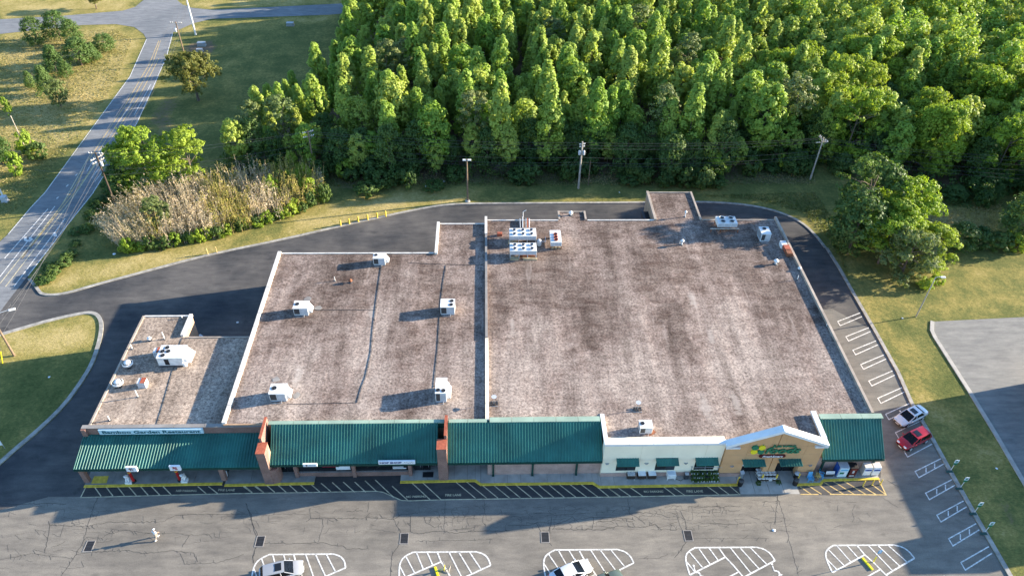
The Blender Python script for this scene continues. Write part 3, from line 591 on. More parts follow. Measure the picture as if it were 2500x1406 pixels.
# inner hanging valance between the two hanging signs
MB().box(PY(335, 1150, 55.2).x, PY(418, 1150, 55.2).x, 55.15, 55.22, 2.45, 3.05).build('valance', 'green_metal', RB)
# ------------------------------------------------------------------ shop block (middle)
SB = thing('shop_building', 'flat gravel-roofed shop block in the middle with steep green canopy', 'building', (-15.7, 74, 0))
fp = [(-31.4, 58.3), (-.2, 58.3), (-.2, 98.6), (-7.6, 98.6), (-7.6, 91.1), (-31.4, 91.1)]
MB().prism(fp, 0, 5.98).build('wall', 'brick_tan', SB)
rf = MB().sheet([(-31.2, 58.5), (-.2, 58.5), (-.2, 98.45), (-7.45, 98.45), (-7.45, 90.95), (-31.2, 90.95)], 6.0).build('roof', 'gravel_main', SB)
coping_run(rf, (-31.32, 58.4, 0), (-31.32, 91.3, 0), .46, 5.9, 6.30, 2.75, 'coping_white', joint=.045)
coping_run(rf, (-31.0, 91.05, 0), (-8.0, 91.05, 0), .22, 5.9, 6.10, 3.1, 'coping_white'); coping_run(rf, (-7.65, 90.7, 0), (-7.65, 98.75, 0), .42, 5.9, 6.34, 4.0, 'coping_white')
coping_run(rf, (-7.4, 98.55, 0), (-.25, 98.55, 0), .2, 5.9, 6.10, 3.1, 'coping_white')
canopy(SB, -25.55, -5.85, 57.9, 6.48, 54.36, 3.42); coping_run(SB, (-25.95, 58.12, 0), (-5.1, 58.12, 0), .5, 6.42, 6.56, 3.1, 'coping_green', 'ridge_cap')
MB().box(-25.6, -4.9, 57.92, 58.28, 5.5, 6.42).build('upper_wall', 'green_dark', SB)
# party-wall fins with chunky front pillars
for (x0, x1, f0, f1, zp, yb) in ((-26.6, -25.58, -26.42, -26.16, 6.1, 55.55), (-5.85, -4.72, -5.02, -4.72, 6.2, 55.65)):
    mb = MB(); mb.box(x0, x1, 53.95 if x0 < -20 else 54.2, yb, .15, zp); pl = mb.build('pillar', 'brick_red', SB)
    MB().box(x0-.03, x1+.03, (53.95 if x0 < -20 else 54.2)-.03, yb+.03, zp+.002, zp+.05).build('pillar_cap', 'red_brown', pl)
    MB().box(f0, f1, yb+.002, 58.7, 2.6, 6.85).build('fin_wall', 'brick_red', SB); MB().box(f0-.03, f1+.03, yb+.01, 58.72, 6.853, 6.90).build('fin_cap', 'red_brown', SB)
MB().prism([(-25.575, 54.0), (-24.95, 54.15), (-24.75, 54.6), (-24.75, 55.3), (-25.575, 55.5)], .15, 2.75).build('pillar_base', 'brick_red', SB)
MB().add([(-25.57, 54.0, 2.755), (-25.57, 55.5, 2.755), (-25.57, 55.5, 5.9), (-25.35, 55.3, 2.755)], [(0, 3, 2), (3, 1, 2)]).build('pillar_buttress', 'brick_tan', SB)
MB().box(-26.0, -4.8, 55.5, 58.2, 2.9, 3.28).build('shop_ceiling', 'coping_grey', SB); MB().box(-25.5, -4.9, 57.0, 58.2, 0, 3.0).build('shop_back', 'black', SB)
MB().box(-23.05, -9.45, 55.05, 55.45, .02, .82).build('knee_wall', 'brick_red', SB)
for x in (-22.95, -16.05, -9.3): MB().box(x-.2, x+.2, 54.85, 55.5, .02, 3.05).build('brick_column', 'brick_red', SB)
for x0, x1 in ((-22.7, -20.5), (-20.45, -18.3), (-18.25, -16.3), (-15.8, -13.7), (-13.65, -11.6), (-11.55, -9.55)):
    wn = MB().box(x0, x1, 55.3, 55.36, .84, 2.9).build('window', 'glass_dark', SB); MB().box(x0, x1, 55.24, 55.295, .825, .9).build('frame', 'dark_metal', wn)
for k, (x0, x1) in enumerate(((-25.2, -24.25), (-24.2, -23.25), (-8.9, -7.95), (-7.9, -6.95))):
    d_ = MB().box(x0, x1, 55.7, 55.75, .16, 2.7).build('door', 'glass_dark', SB); MB().box(x0+.75, x0+.8, 55.63, 55.695, .9, 1.5).build('handle', 'grey_metal', d_)
for (x, z, w_, h_, mt) in ((-24.9, 2.2, .35, .3, 'red_letter'), (-24.1, 1.7, .5, .3, 'sign_white'), (-8.3, 1.9, .6, .35, 'sign_white'), (-7.4, 2.0, .3, .3, 'sign_white'), (-8.0, 1.5, .18, .3, 'yellow_letter')):
    MB().box(x, x+w_, 55.66, 55.69, z, z+h_).build('poster', mt, SB)
for (x, z, w_, h_, mt) in ((-19.8, 1.7, 2.0, .5, 'red_letter'), (-18.2, 1.15, 1.7, .7, 'sign_white'), (-11.4, 1.2, 1.6, .16, 'sign_white'), (-11.4, 1.5, 1.3, .12, 'sign_white')):
    MB().box(x, x+w_, 55.20, 55.235, z, z+h_).build('poster', mt, SB)
# ------------------------------------------------------------------ grocery store (right)
GB = thing('grocery_building', 'large gravel-roofed grocery store with tan gable front on the right', 'building', (24, 77, 0))
fp = [(0, 58.3), (13.95, 58.3), (13.95, 54.72), (40.05, 54.72), (40.05, 55.0), (47.4, 55.0), (47.4, 99.6), (35.0, 99.6), (35.0, 107.5), (27.4, 107.5), (27.4, 99.6), (16.25, 99.6), (16.25, 101.85), (11.8, 101.85), (11.8, 99.6), (0, 99.6)]
lowf = [(0, 58.3), (13.95, 58.3), (13.95, 55.6), (40.05, 55.6), (40.05, 58.3)] + fp[5:]
lowf[5] = (47.4, 58.3)
MB().prism(lowf, 0, 5.98).build('wall', 'brick_tan', GB)
rfp = [(.15, 58.5), (13.95, 58.5), (13.95, 54.9), (40.0, 54.9), (40.0, 58.5), (47.25, 58.5), (47.25, 99.45), (34.85, 99.45), (34.85, 107.35), (27.55, 107.35), (27.55, 99.45), (16.1, 99.45), (16.1, 101.7), (11.95, 101.7), (11.95, 99.45), (.15, 99.45)]
rf = MB().sheet(rfp, 6.0).build('roof', 'gravel_main', GB)
for a, b_, w_, z, mt in (((.2, 99.5), (11.7, 99.5), .2, 6.1, 'coping_white'), ((11.88, 99.6), (11.88, 101.9), .3, 6.2, 'coping_tan'), ((11.7, 101.8), (16.3, 101.8), .2, 6.14, 'coping_tan'), ((16.15, 101.9), (16.15, 99.6), .3, 6.2, 'coping_tan'), ((16.4, 99.5), (27.3, 99.5), .2, 6.1, 'coping_white'), ((27.5, 99.4), (27.5, 107.6), .4, 6.3, 'coping_tan'), ((27.3, 107.45), (35.1, 107.45), .22, 6.14, 'coping_tan'), ((34.95, 107.5), (34.95, 99.4), .3, 6.24, 'coping_tan'), ((35.2, 99.5), (47.2, 99.5), .24, 6.1, 'coping_tan')):
    coping_run(rf, (*a, 0), (*b_, 0), w_, 5.9, z, 3.2, mt)
coping_run(rf, (47.32, 58.8, 0), (47.32, 99.9, 0), .34, 5.9, 6.42, 4.1, 'coping_tan')
# party wall between shop block and store, capped in three kinds
MB().box(-.18, .14, 58.45, 99.7, 5.99, 6.26).build('party_wall', 'coping_tan', GB)
coping_run(rf, (-.02, 95.4, 0), (-.02, 100.0, 0), .4, 6.262, 6.50, 4.6, 'coping_white'); coping_run(rf, (-.02, 72.4, 0), (-.02, 95.3, 0), .34, 6.262, 6.40, 3.0, 'coping_grey'); coping_run(rf, (0.02, 58.2, 0), (0.02, 72.3, 0), .42, 6.262, 6.36, 4.7, 'stucco_cream')
# left part: steep green canopy over a pink brick wall
canopy(GB, -4.65, 13.75, 57.9, 6.48, 54.33, 3.42); coping_run(GB, (-4.6, 58.12, 0), (0.0, 58.12, 0), .5, 6.42, 6.54, 2.5, 'coping_green', 'ridge_cap'); coping_run(GB, (.3, 58.2, 0), (13.6, 58.2, 0), .75, 6.44, 6.58, 2.65, 'coping_green', 'ridge_cap')
MB().box(-4.7, 13.8, 57.92, 58.28, 5.5, 6.42).build('upper_wall', 'green_dark', GB)
MB().box(.05, 13.9, 54.95, 55.6, 0, 3.25).build('brick_front', 'brick_pink', GB); MB().box(-4.7, .04, 57.2, 58.25, 0, 3.25).build('recess_wall', 'brick_pink', GB)
for px in ((1204, 1150), (1300, 1148), (1407, 1146)):
    x = PY(px[0], px[1], 54.9).x; ds = MB().box(x-.11, x+.11, 54.78, 54.945, .16, 3.3).build('downspout', 'green_dark', GB); MB().box(x-.13, x+.13, 54.62, 54.775, .16, .3).build('shoe', 'green_dark', ds)
# cream wing
yc = 54.5; xc0, xc1 = 13.8, 28.15
MB().box(xc0, xc1, yc+.05, 55.6, 0, 6.28).build('core_wall', 'stucco_cream', GB)
MB().box(xc0-.02, xc1, yc-.06, yc+.045, .0, .82).build('brick_base', 'brick_pink', GB)
edges = [xc0, 18.25, 22.05, 26.0, xc1]
for a, b_ in zip(edges, edges[1:]): MB().box(a+.012, b_-.012, yc, yc+.045, .835, 6.28).build('wall_panel', 'stucco_cream', GB)
MB().box(xc0, xc0+.3, yc+.05, 58.9, 5.9, 6.28).build('return_wall', 'stucco_cream', GB)
coping_run(GB, (xc0-.1, yc+.16, 0), (xc1+.05, yc+.16, 0), .58, 6.285, 6.52, 2.9, 'white_roofing'); coping_run(GB, (xc0+.15, yc+.5, 0), (xc0+.15, 59.0, 0), .5, 6.285, 6.52, 4.2, 'white_roofing')
MB().box(xc0+.1, xc1, yc-.12, yc-.01, 6.16, 6.28).build('coping_lip', 'white_metal', GB)
for a, b_, t_, u in ((1505, 1559.5, 1118, 1138.5), (1601.5, 1656, 1117.5, 1137), (1698, 1753, 1116.5, 1136.5)):
    xa, xb, ze = awning(GB, a, b_, yc, .95, t_, u)
    wn = MB().box(xa+.15, xb-.15, yc-.02, yc-.003, 1.3, ze+.3).build('window', 'glass_dark', GB); MB().box(xa+.1, xb-.1, yc-.06, yc-.022, 1.2, 1.3).build('sill', 'stucco_cream', wn)
for px in ((1482, 1131), (1578, 1130.5), (1674, 1130), (1785, 1133), (1976, 1131)):
    w0 = PY(px[0], px[1], yc); wall_lamp(GB, w0.x, (yc if px[0] < 1760 else 54.25)-.003, w0.z)
# tan gable front with the two doors
yo = 54.25; gx0, gx1, gxm, ge, gp = 28.2, 39.95, 34.2, 6.15, 8.75
def gz(x): return ge+(gp-ge)*(1-abs(x-gxm)/((gxm-gx0) if x < gxm else (gx1-gxm)))
D1 = (PY(1806, 1155, yo).x, PY(1858, 1155, yo).x); D2 = (PY(1888, 1155, yo).x, PY(1942, 1155, yo).x); dh = 2.75
xb = sorted([gx0, D1[0], D1[1], (D1[1]+D2[0])/2, D2[0], D2[1], gx1, gxm]); zb = [.82, dh, 4.35, 6.0]
for a, b_ in zip(xb, xb[1:]):
    if b_-a < .08: continue
    mid = (a+b_)/2; op = D1[0] < mid < D1[1] or D2[0] < mid < D2[1]
    for z0, z1 in zip(zb, zb[1:]):
        if z0 < 1 and op: continue
        MB().box(a+.01, b_-.01, yo, yo+.12, z0+.01, z1-.01).build('wall_panel', 'stucco_tan', GB)
    vs = [(a+.01, yo, 6.01), (b_-.01, yo, 6.01), (b_-.01, yo, gz(b_)), (a+.01, yo, gz(a)), (a+.01, yo+.12, 6.01), (b_-.01, yo+.12, 6.01), (b_-.01, yo+.12, gz(b_)), (a+.01, yo+.12, gz(a))]
    MB().add(vs, [(0, 1, 2, 3), (5, 4, 7, 6), (3, 2, 6, 7), (1, 5, 6, 2), (4, 0, 3, 7)]).build('wall_panel', 'stucco_tan', GB)
    if not op: MB().box(a+.002, b_-.002, yo-.05, yo+.12, 0, .80).build('brick_base', 'brick_pink', GB)
mb = MB(); vs = [(gx0+.02, yo+.125, 5.9), (gx1-.02, yo+.125, 5.9), (gx1-.02, yo+.125, ge), (gxm, yo+.125, gp), (gx0+.02, yo+.125, ge)]
mb.add(vs+[(x, yo+.45, z) for x, y, z in vs], [(0, 1, 2, 3, 4), (9, 8, 7, 6, 5), (1, 6, 7, 2), (5, 0, 4, 9)]); mb.build('gable_core', 'stucco_tan', GB)
for a, b_ in ((gx0+.01, D1[0]), (D1[1], D2[0]), (D2[1], gx1-.01)): MB().box(a, b_, yo+.125, 55.6, 0, 5.95).build('core_wall', 'stucco_tan', GB)
MB().box(D1[0], D1[1], yo+.125, 55.6, dh, 5.95).build('core_wall', 'stucco_tan', GB); MB().box(D2[0], D2[1], yo+.125, 55.6, dh, 5.95).build('core_wall', 'stucco_tan', GB)
for d0, d1 in (D1, D2):
    MB().box(d0, d1, 55.4, 55.58, .0, dh).build('door_recess', 'black', GB); w_ = (d1-d0)/2
    for k in range(2):
        dd = MB().box(d0+w_*k+.04, d0+w_*(k+1)-.04, 54.95, 54.99, .17, 2.3).build('door', 'glass_dark', GB); MB().box(d0+w_*k+.06, d0+w_*(k+1)-.06, 54.92, 54.945, .19, .27).build('rail', 'dark_metal', dd)
    MB().box(d0+.02, d1-.02, 54.9, 55.05, 2.32, dh-.02).build('transom', 'glass_dark', GB)
MB().box(D2[1]-.75, D2[1]-.2, 54.90, 54.94, 1.2, 1.5).build('notice', 'sign_white', GB); MB().box(D1[0]+.1, D1[0]+.6, 54.9, 54.94, 1.3, 1.55).build('notice', 'sign_white', GB)
# raking white coping, thick boards with returns
for xa, xb_ in ((gx0-.18, gxm), (gxm, gx1+.25)):
    za = gz(max(gx0, min(gx1, xa)))-(.08 if xa < gx0 else 0); zb_ = gz(max(gx0, min(gx1, xb_)))-(.1 if xb_ > gx1 else 0); t = .42
    vs = [(xa, yo-.32, za+.02), (xb_, yo-.32, zb_+.02), (xb_, yo+.62, zb_+.02), (xa, yo+.62, za+.02)]
    MB().add(vs+[(x, y, z+t) for x, y, z in vs], [(4, 5, 6, 7), (0, 1, 5, 4), (1, 2, 6, 5), (2, 3, 7, 6), (3, 0, 4, 7), (3, 2, 1, 0)]).build('raking_coping', 'white_roofing', GB)
MB().box(gx0-.18, gx0+1.5, yo-.3, yo-.004, ge-.22, ge+.02).build('eave_return', 'white_metal', GB); MB().box(gx1-1.3, gx1+.25, yo-.3, yo-.004, ge-.22, ge+.02).build('eave_return', 'white_metal', GB)
MB().box(gx1-.25, gx1+.05, yo+.46, 58.9, 5.9, 6.28).build('return_wall', 'stucco_tan', GB); coping_run(GB, (gx1-.02, yo+.66, 0), (gx1-.02, 59.1, 0), .62, 6.285, 6.56, 4.4, 'white_roofing')
for a, b_, t_, u in ((1812, 1866, 1120.5, 1139), (1901, 1955, 1119.5, 1138)): awning(GB, a, b_, yo, 1.0, t_, u)
# right end: canopy, brick wall, downspouts
canopy(GB, 40.3, 47.95, 57.9, 6.48, 54.15, 3.42); coping_run(GB, (40.4, 58.2, 0), (48.2, 58.2, 0), .75, 6.44, 6.58, 2.7, 'coping_green', 'ridge_cap')
MB().box(40.1, 47.4, 57.92, 58.28, 5.5, 6.42).build('upper_wall', 'green_dark', GB)
MB().box(40.0, 47.35, 54.98, 58.25, 0, 3.25).build('brick_front', 'brick_pink', GB)
for px in ((2004, 1142), (2126, 1140)):
    x = PY(px[0], px[1], 54.9).x; ds = MB().box(x-.12, x+.12, 54.8, 54.975, .16, 3.3).build('downspout', 'green_dark', GB); MB().box(x-.3, x+.12, 54.6, 54.795, 2.8, 3.1).build('gutter_box', 'green_dark', ds)
# dock: black door seal and trailer bumper on the left side of the rear block
dk = MB().box(26.6, 27.38, 100.6, 104.5, .5, 4.2).build('dock_seal', 'black', GB); MB().box(26.2, 26.58, 101.0, 104.2, 3.6, 4.5).build('dock_hood', 'dark_metal', dk)
# ------------------------------------------------------------------ neighbouring building beyond the right edge (its shadow falls on the lot)
NB = thing('neighbour_building', 'plain brick flat-roofed building beyond the right edge of the lot', 'building', (84, 58, 0))
MB().box(75.0, 96, 46.9, 69.0, 0, 6.45).build('wall', 'brick_tan', NB); r_ = MB().box(75.15, 95.85, 47.05, 68.85, 6.455, 6.5).build('roof', 'gravel_rest', NB)
coping_run(r_, (75.1, 47, 0), (75.1, 69.1, 0), .35, 6.455, 6.62, 3.6, 'coping_tan'); MB().box(75.0, 84, 46.95, 50.8, 6.455, 7.55).build('entrance_parapet', 'brick_tan', NB)
for k in range(5): 
    wn = MB().box(74.93, 74.99, 50+k*3.6, 52+k*3.6, 1, 2.6).build('window', 'glass_dark', NB); MB().box(74.88, 74.925, 49.95+k*3.6, 52.05+k*3.6, .9, 1).build('sill', 'coping_tan', wn)
# ------------------------------------------------------------------ signs on the buildings
s0 = thing('restaurant_sign', 'long pale blue sign with dark teal lettering on the brick parapet', 'sign', (-39, 58.1, 4.8))
a, b_ = PY(244, 1058, 58.05), PY(498, 1056, 58.05); zc = 5.25
MB().box(a.x, b_.x, 57.98, 58.21, zc-.42, zc+.42).build('panel', 'sign_pale_blue', s0)
t = text('lettering', 'Bamboo Garden Restaurant', .72, 'teal_letter', s0, ((a.x+b_.x)/2, 57.96, zc-.02), extrude=.012, bold=.016); t.scale = ((b_.x-a.x)*.94/max(.1, tw(t)), .95, 1)
for px, ch, mt, lb in (((322, 1143), '竹', 'maroon', 'white hanging box sign with a dark red character, left of the two on the porch'), ((428, 1140.5), '苑', 'red_letter', 'white hanging box sign with a bright red character, right of the two on the porch')):
    c0 = PY(px[0], px[1], 53.95); s1 = thing('hanging_sign', lb, 'sign', (c0.x, 53.95, c0.z-.4), 'character signs on the porch')
    MB().box(c0.x-.62, c0.x+.62, 53.78, 54.02, c0.z-.42, c0.z+.42).build('panel', 'sign_white', s1, .02)
    text('lettering', ch, .62, mt, s1, (c0.x, 53.77, c0.z), extrude=.01, bold=.012)
s2 = thing('shop_sign', 'long white sign with navy capitals on the eave of the green canopy', 'sign', (-9.6, 54.1, 3.2))
a, b_ = PY(924, 1128.5, 54.15), PY(1013.5, 1127.5, 54.15); zc = (a.z+b_.z)/2
MB().box(a.x, b_.x, 54.08, 54.26, zc-.29, zc+.29).build('panel', 'sign_white', s2)
t = text('lettering', 'HOP SHOP', .42, 'navy_letter', s2, (a.x+(b_.x-a.x)*.33, 54.07, zc), extrude=.008, bold=.02); t.scale = ((b_.x-a.x)*.6/tw(t), 1, 1)
mb = MB(); q_ = [(a.x+(b_.x-a.x)*(.70+.26*i/14), zc+.10*math.sin(i*1.9)+.05*math.sin(i*.7)) for i in range(15)]
for (x0, z0), (x1, z1) in zip(q_, q_[1:]): mb.tube((x0, 54.07, z0), (x1, 54.07, z1), .014, .014, 5)
mb.build('script_flourish', 'dark_metal', s2)
s3 = thing('small_shop_sign', 'small white sign with dark emblem under the left end of the green canopy', 'sign', (-19.6, 54.15, 3.0))
a, b_ = PY(740, 1135, 54.15), PY(774, 1134, 54.15); zc = (a.z+b_.z)/2
MB().box(a.x, b_.x, 54.08, 54.26, zc-.24, zc+.24).build('panel', 'sign_white', s3); MB().tube((a.x+.42, 54.075, zc), (a.x+.42, 54.055, zc), .12, .12, 12).build('emblem', 'maroon', s3)
mb = MB()
for i in range(7): mb.box(a.x+.68+i*.11, a.x+.75+i*.11, 54.062, 54.077, zc-.05, zc+.04)
mb.build('small_print', 'grey_metal', s3)
# store sign: four balls, two lines of green letters, maroon plate
s4 = thing('store_sign', 'green and yellow store sign with four balls on the tan gable', 'sign', (34.4, yo-.05, 4.3))
def on(px, py): return PY(px, py, yo-.12)
for px, mt in (((1844, 1093), 'green_letter'), ((1861, 1093), 'yellow_letter'), ((1841, 1103), 'yellow_letter'), ((1858, 1103), 'green_letter')):
    c0 = on(*px); MB().tube((c0.x, yo-.005, c0.z), (c0.x, yo-.16, c0.z), .40, .40, 20).build('ball', mt, s4)
    MB().tube((c0.x+.02, yo-.08, c0.z+.36), (c0.x+.12, yo-.08, c0.z+.55), .05, .03, 6).build('stem', 'green_letter', s4)
a, b_ = on(1866, 1100), on(1953, 1100)
t = text('lettering', 'foods', 1.5, 'green_letter', s4, ((a.x+b_.x)/2, yo-.14, a.z+.0), extrude=.06, bold=.035, shear=.25); t.scale = ((b_.x-a.x)*.98/tw(t), .98, 1)
a, b_ = on(1885, 1089.5), on(1942, 1089.5)
t = text('lettering', 'Lowes', .62, 'green_letter', s4, ((a.x+b_.x)/2, yo-.15, a.z+.08), extrude=.06, bold=.018, shear=.25); t.scale = ((b_.x-a.x)/tw(t), .85, 1)
a, b_ = on(1853, 1113.5), on(1918, 1113)
mb = MB(); r_ = .24
for (x0, x1) in ((a.x+r_, b_.x-r_),): mb.box(x0, x1, yo-.16, yo-.005, a.z-r_, a.z+r_)
mb.tube((a.x+r_, yo-.005, a.z), (a.x+r_, yo-.155, a.z), r_*.99, r_*.99, 16); mb.tube((b_.x-r_, yo-.005, a.z), (b_.x-r_, yo-.155, a.z), r_*.99, r_*.99, 16); mb.build('plate', 'maroon', s4)
t = text('lettering', 'FreshSmart', .42, 'sign_white', s4, ((a.x+b_.x)/2, yo-.18, a.z), extrude=.012, bold=.01, shear=.2); t.scale = ((b_.x-a.x)*.76/tw(t), 1, 1)
# ================================================================== VEGETATION
def leaf_mesh(name, C, N, size, mat, rng, tint=None, aspect=.75):
    """one quad per leaf spray: centres C, normals N (numpy)"""
    n = len(C); N = N/np.maximum(np.linalg.norm(N, axis=1, keepdims=True), 1e-6)
    up = np.where(np.abs(N[:, 2:3]) > .9, np.array([[1., 0, 0]]), np.array([[0, 0, 1.]]))
    U = np.cross(N, up); U /= np.linalg.norm(U, axis=1, keepdims=True); V = np.cross(N, U)
    a = rng.uniform(0, 2*np.pi, (n, 1)); U, V = U*np.cos(a)+V*np.sin(a), V*np.cos(a)-U*np.sin(a)
    s = (size*rng.uniform(.6, 1.35, (n, 1)))/2
    bend = N*s*.35
    q = np.stack([C-U*s-bend, C-V*s*aspect, C+U*s-bend*.5, C+V*s*aspect], axis=1).reshape(-1, 3)
    me = bpy.data.meshes.new(name); me.vertices.add(4*n); me.vertices.foreach_set('co', q.astype(np.float32).ravel())
    me.loops.add(4*n); me.loops.foreach_set('vertex_index', np.arange(4*n, dtype=np.int32))
    me.polygons.add(n); me.polygons.foreach_set('loop_start', np.arange(0, 4*n, 4, dtype=np.int32)); me.polygons.foreach_set('loop_total', np.full(n, 4, dtype=np.int32))
    me.materials.append(MATS[mat])
    if tint is not None:
        at_ = me.attributes.new('tint', 'FLOAT', 'FACE'); at_.data.foreach_set('value', tint.astype(np.float32))
    me.update(calc_edges=True); return me
def clumps(rng, centers, rc, k, flat=.75, out=None, outw=.5):
    """k leaves round every centre, facing outward of the clump and of the crown"""
    C = np.repeat(centers, k, axis=0); d = rng.normal(size=C.shape); d /= np.linalg.norm(d, axis=1, keepdims=True)
    r = np.repeat(rc, k)[:, None]*rng.uniform(.62, 1.05, (len(C), 1))
    off = d*r; off[:, 2] *= flat
    N = d*1.0 + rng.normal(size=C.shape)*.28 + np.array([[0, 0, .12]])
    if out is not None: N += np.repeat(out, k, axis=0)*outw
    return C+off, N
def crown_points(rng, kind, h, r, nc, k, z0):
    t = rng.uniform(0, 1, nc)**.85; th = rng.uniform(0, 2*np.pi, nc)
    if kind == 'cone':            # young tulip trees: pointed, with upright shoots
        prof = (1-t)**.6*.95+.10; rr = r*prof*rng.uniform(.55, 1.05, nc)
        c = np.stack([np.cos(th)*rr, np.sin(th)*rr, z0+(h-z0)*t], 1); rc = r*(.20+.20*(1-t))*rng.uniform(.8, 1.3, nc); flat = 1.25
    elif kind == 'oval':
        prof = np.sin(np.pi*np.clip(t*.86+.10, 0, 1))**.65; rr = r*prof*rng.uniform(.6, 1.05, nc)
        c = np.stack([np.cos(th)*rr, np.sin(th)*rr, z0+(h-z0)*t], 1); rc = r*.25*rng.uniform(.75, 1.35, nc); flat = .9
    elif kind == 'round':
        prof = np.sqrt(np.clip(1-(2*t-.85)**2/1.4, .05, 1)); rr = r*prof*rng.uniform(.55, 1.05, nc)
        c = np.stack([np.cos(th)*rr, np.sin(th)*rr, z0+(h-z0)*t], 1); rc = r*.24*rng.uniform(.7, 1.35, nc); flat = .75
    else:                         # pine: sparse flat pads high on the stem
        prof = np.sqrt(np.clip(1-(2*t-.8)**2/1.6, .05, 1)); rr = r*prof*rng.uniform(.35, 1.05, nc)
        c = np.stack([np.cos(th)*rr, np.sin(th)*rr, z0+(h-z0)*t], 1); rc = r*.24*rng.uniform(.7, 1.2, nc); flat = .55
    if nc >= 180:                 # big crowns: billowing lobes, each a cluster of sprays
        nl = 34; L = c[:nl]*np.array([[.80, .80, 1]]); lr = r*rng.uniform(.26, .44, nl); d = rng.normal(size=(nc, 3)); d /= np.linalg.norm(d, axis=1, keepdims=True); d[:, 2] = np.abs(d[:, 2])*.9-.25*rng.random(nc)
        who = rng.integers(0, nl, nc); c = L[who]+d*lr[who][:, None]*rng.uniform(.75, 1.05, (nc, 1)); c[:, 2] = np.clip(c[:, 2], z0*.7, h); rc = r*.095*rng.uniform(.7, 1.4, nc); flat = .85
        C, N = clumps(rng, c, rc, k, flat, d, .8); return C, N
    out = c-np.array([[0, 0, z0+(h-z0)*.35]]); out /= np.maximum(np.linalg.norm(out, axis=1, keepdims=True), 1e-6)
    return clumps(rng, c, rc, k, flat, out, .55)
def trunk_mesh(name, rng, h, r0, z0, R, limbs):
    mb = MB(); p = Vector((0, 0, -.1)); pts = [p]
    for i in range(1, 6): pts.append(Vector((rng.normal()*.06*i*.4, rng.normal()*.06*i*.4, h*.93*i/5)))
    for i in range(5): mb.tube(pts[i], pts[i+1], r0*(1-i/5.5), r0*(1-(i+1)/5.5), 7, 0, False)
    for i in range(limbs):
        z = z0*.7+(h*.8-z0*.7)*rng.uniform(0, 1); a = rng.uniform(0, 6.28); L = R*rng.uniform(.5, .85)
        k = min(4, int(z/(h*.93)*5)); b0 = pts[k].lerp(pts[k+1], z/(h*.93)*5-k)
        m1 = b0+Vector((math.cos(a)*L*.5, math.sin(a)*L*.5, L*.35)); m2 = b0+Vector((math.cos(a)*L, math.sin(a)*L, L*.55))
        mb.tube(b0, m1, r0*.35, r0*.22, 5, 0, False); mb.tube(m1, m2, r0*.22, r0*.08, 5, 0, False)
    me = bpy.data.meshes.new(name); me.from_pydata(mb.v, [], mb.f); me.polygons.foreach_set('use_smooth', [True]*len(mb.f)); me.materials.append(MATS['trunk']); return me
PROTO = {}
def proto(key, n, kind, h, r, nc, k, z0, leaf, mat, limbs=7, tr=.16):
    PROTO[key] = []
    for i in range(n):
        rng = np.random.default_rng(hash(key) % 1000 if False else sum(map(ord, key))*31+i)
        C, N = crown_points(rng, kind, h*rng.uniform(.94, 1.06), r*rng.uniform(.9, 1.1), nc, k, z0)
        PROTO[key].append((leaf_mesh('crown', C, N, leaf, mat, rng), trunk_mesh('trunk', rng, h*.9, tr, z0, r, limbs)))
proto('poplar', 9, 'cone', 14, 2.25, 100, 40, 3.4, .46, 'leaf_poplar', 8)
proto('poplar_wide', 5, 'oval', 14, 3.0, 115, 40, 3.4, .50, 'leaf_poplar', 8)
proto('bright', 4, 'oval', 15, 5.2, 560, 26, 1.6, .36, 'leaf_bright', 12, .26)
proto('pine', 5, 'pine', 15, 3.0, 64, 36, 8.0, .38, 'leaf_pine', 9, .17)
proto('dark', 5, 'oval', 12, 3.4, 110, 34, 1.0, .44, 'leaf_dark', 8, .2)
proto('olive', 2, 'round', 9, 5.4, 460, 26, 3.2, .32, 'leaf_olive', 16, .32)
proto('dark_big', 2, 'oval', 14, 5.0, 560, 26, 1.0, .36, 'leaf_dark', 14, .3)
proto('willow', 2, 'round', 9, 3.8, 520, 26, .7, .26, 'leaf_willow', 12, .2)
proto('shrub', 5, 'round', 2.4, 1.5, 44, 30, .15, .30, 'leaf_under', 5, .05)
proto('shrub_bright', 3, 'oval', 2.8, 1.5, 44, 30, .1, .30, 'leaf_bright', 5, .05)
proto('conifer', 3, 'cone', 6, 2.2, 90, 34, .3, .30, 'leaf_dark', 6, .1)
NTREE = [0]
def tree(key, x, y, h, wid=None, name='tree', label=None, cat='tree', group=None, z=0):
    i = NTREE[0]; NTREE[0] += 1
    cm_, tm_ = PROTO[key][i % len(PROTO[key])]
    h0 = {'poplar': 14, 'poplar_wide': 14, 'bright': 15, 'pine': 15, 'dark': 12, 'dark_big': 14, 'olive': 9, 'willow': 9, 'shrub': 2.4, 'shrub_bright': 2.8, 'conifer': 6}[key]
    e = bpy.data.objects.new(name, None); COL.objects.link(e); e.location = (x, y, z); s_ = h/h0; w_ = s_ if wid is None else wid
    e.scale = (w_, w_, s_); e.rotation_euler = (0, 0, rnd.uniform(0, 6.28)); e.empty_display_size = .2
    tag(e, label, cat, group)
    for nm, me_ in (('trunk', tm_), ('crown', cm_)):
        o = bpy.data.objects.new(nm, me_); COL.objects.link(o); o.parent = e
    return e
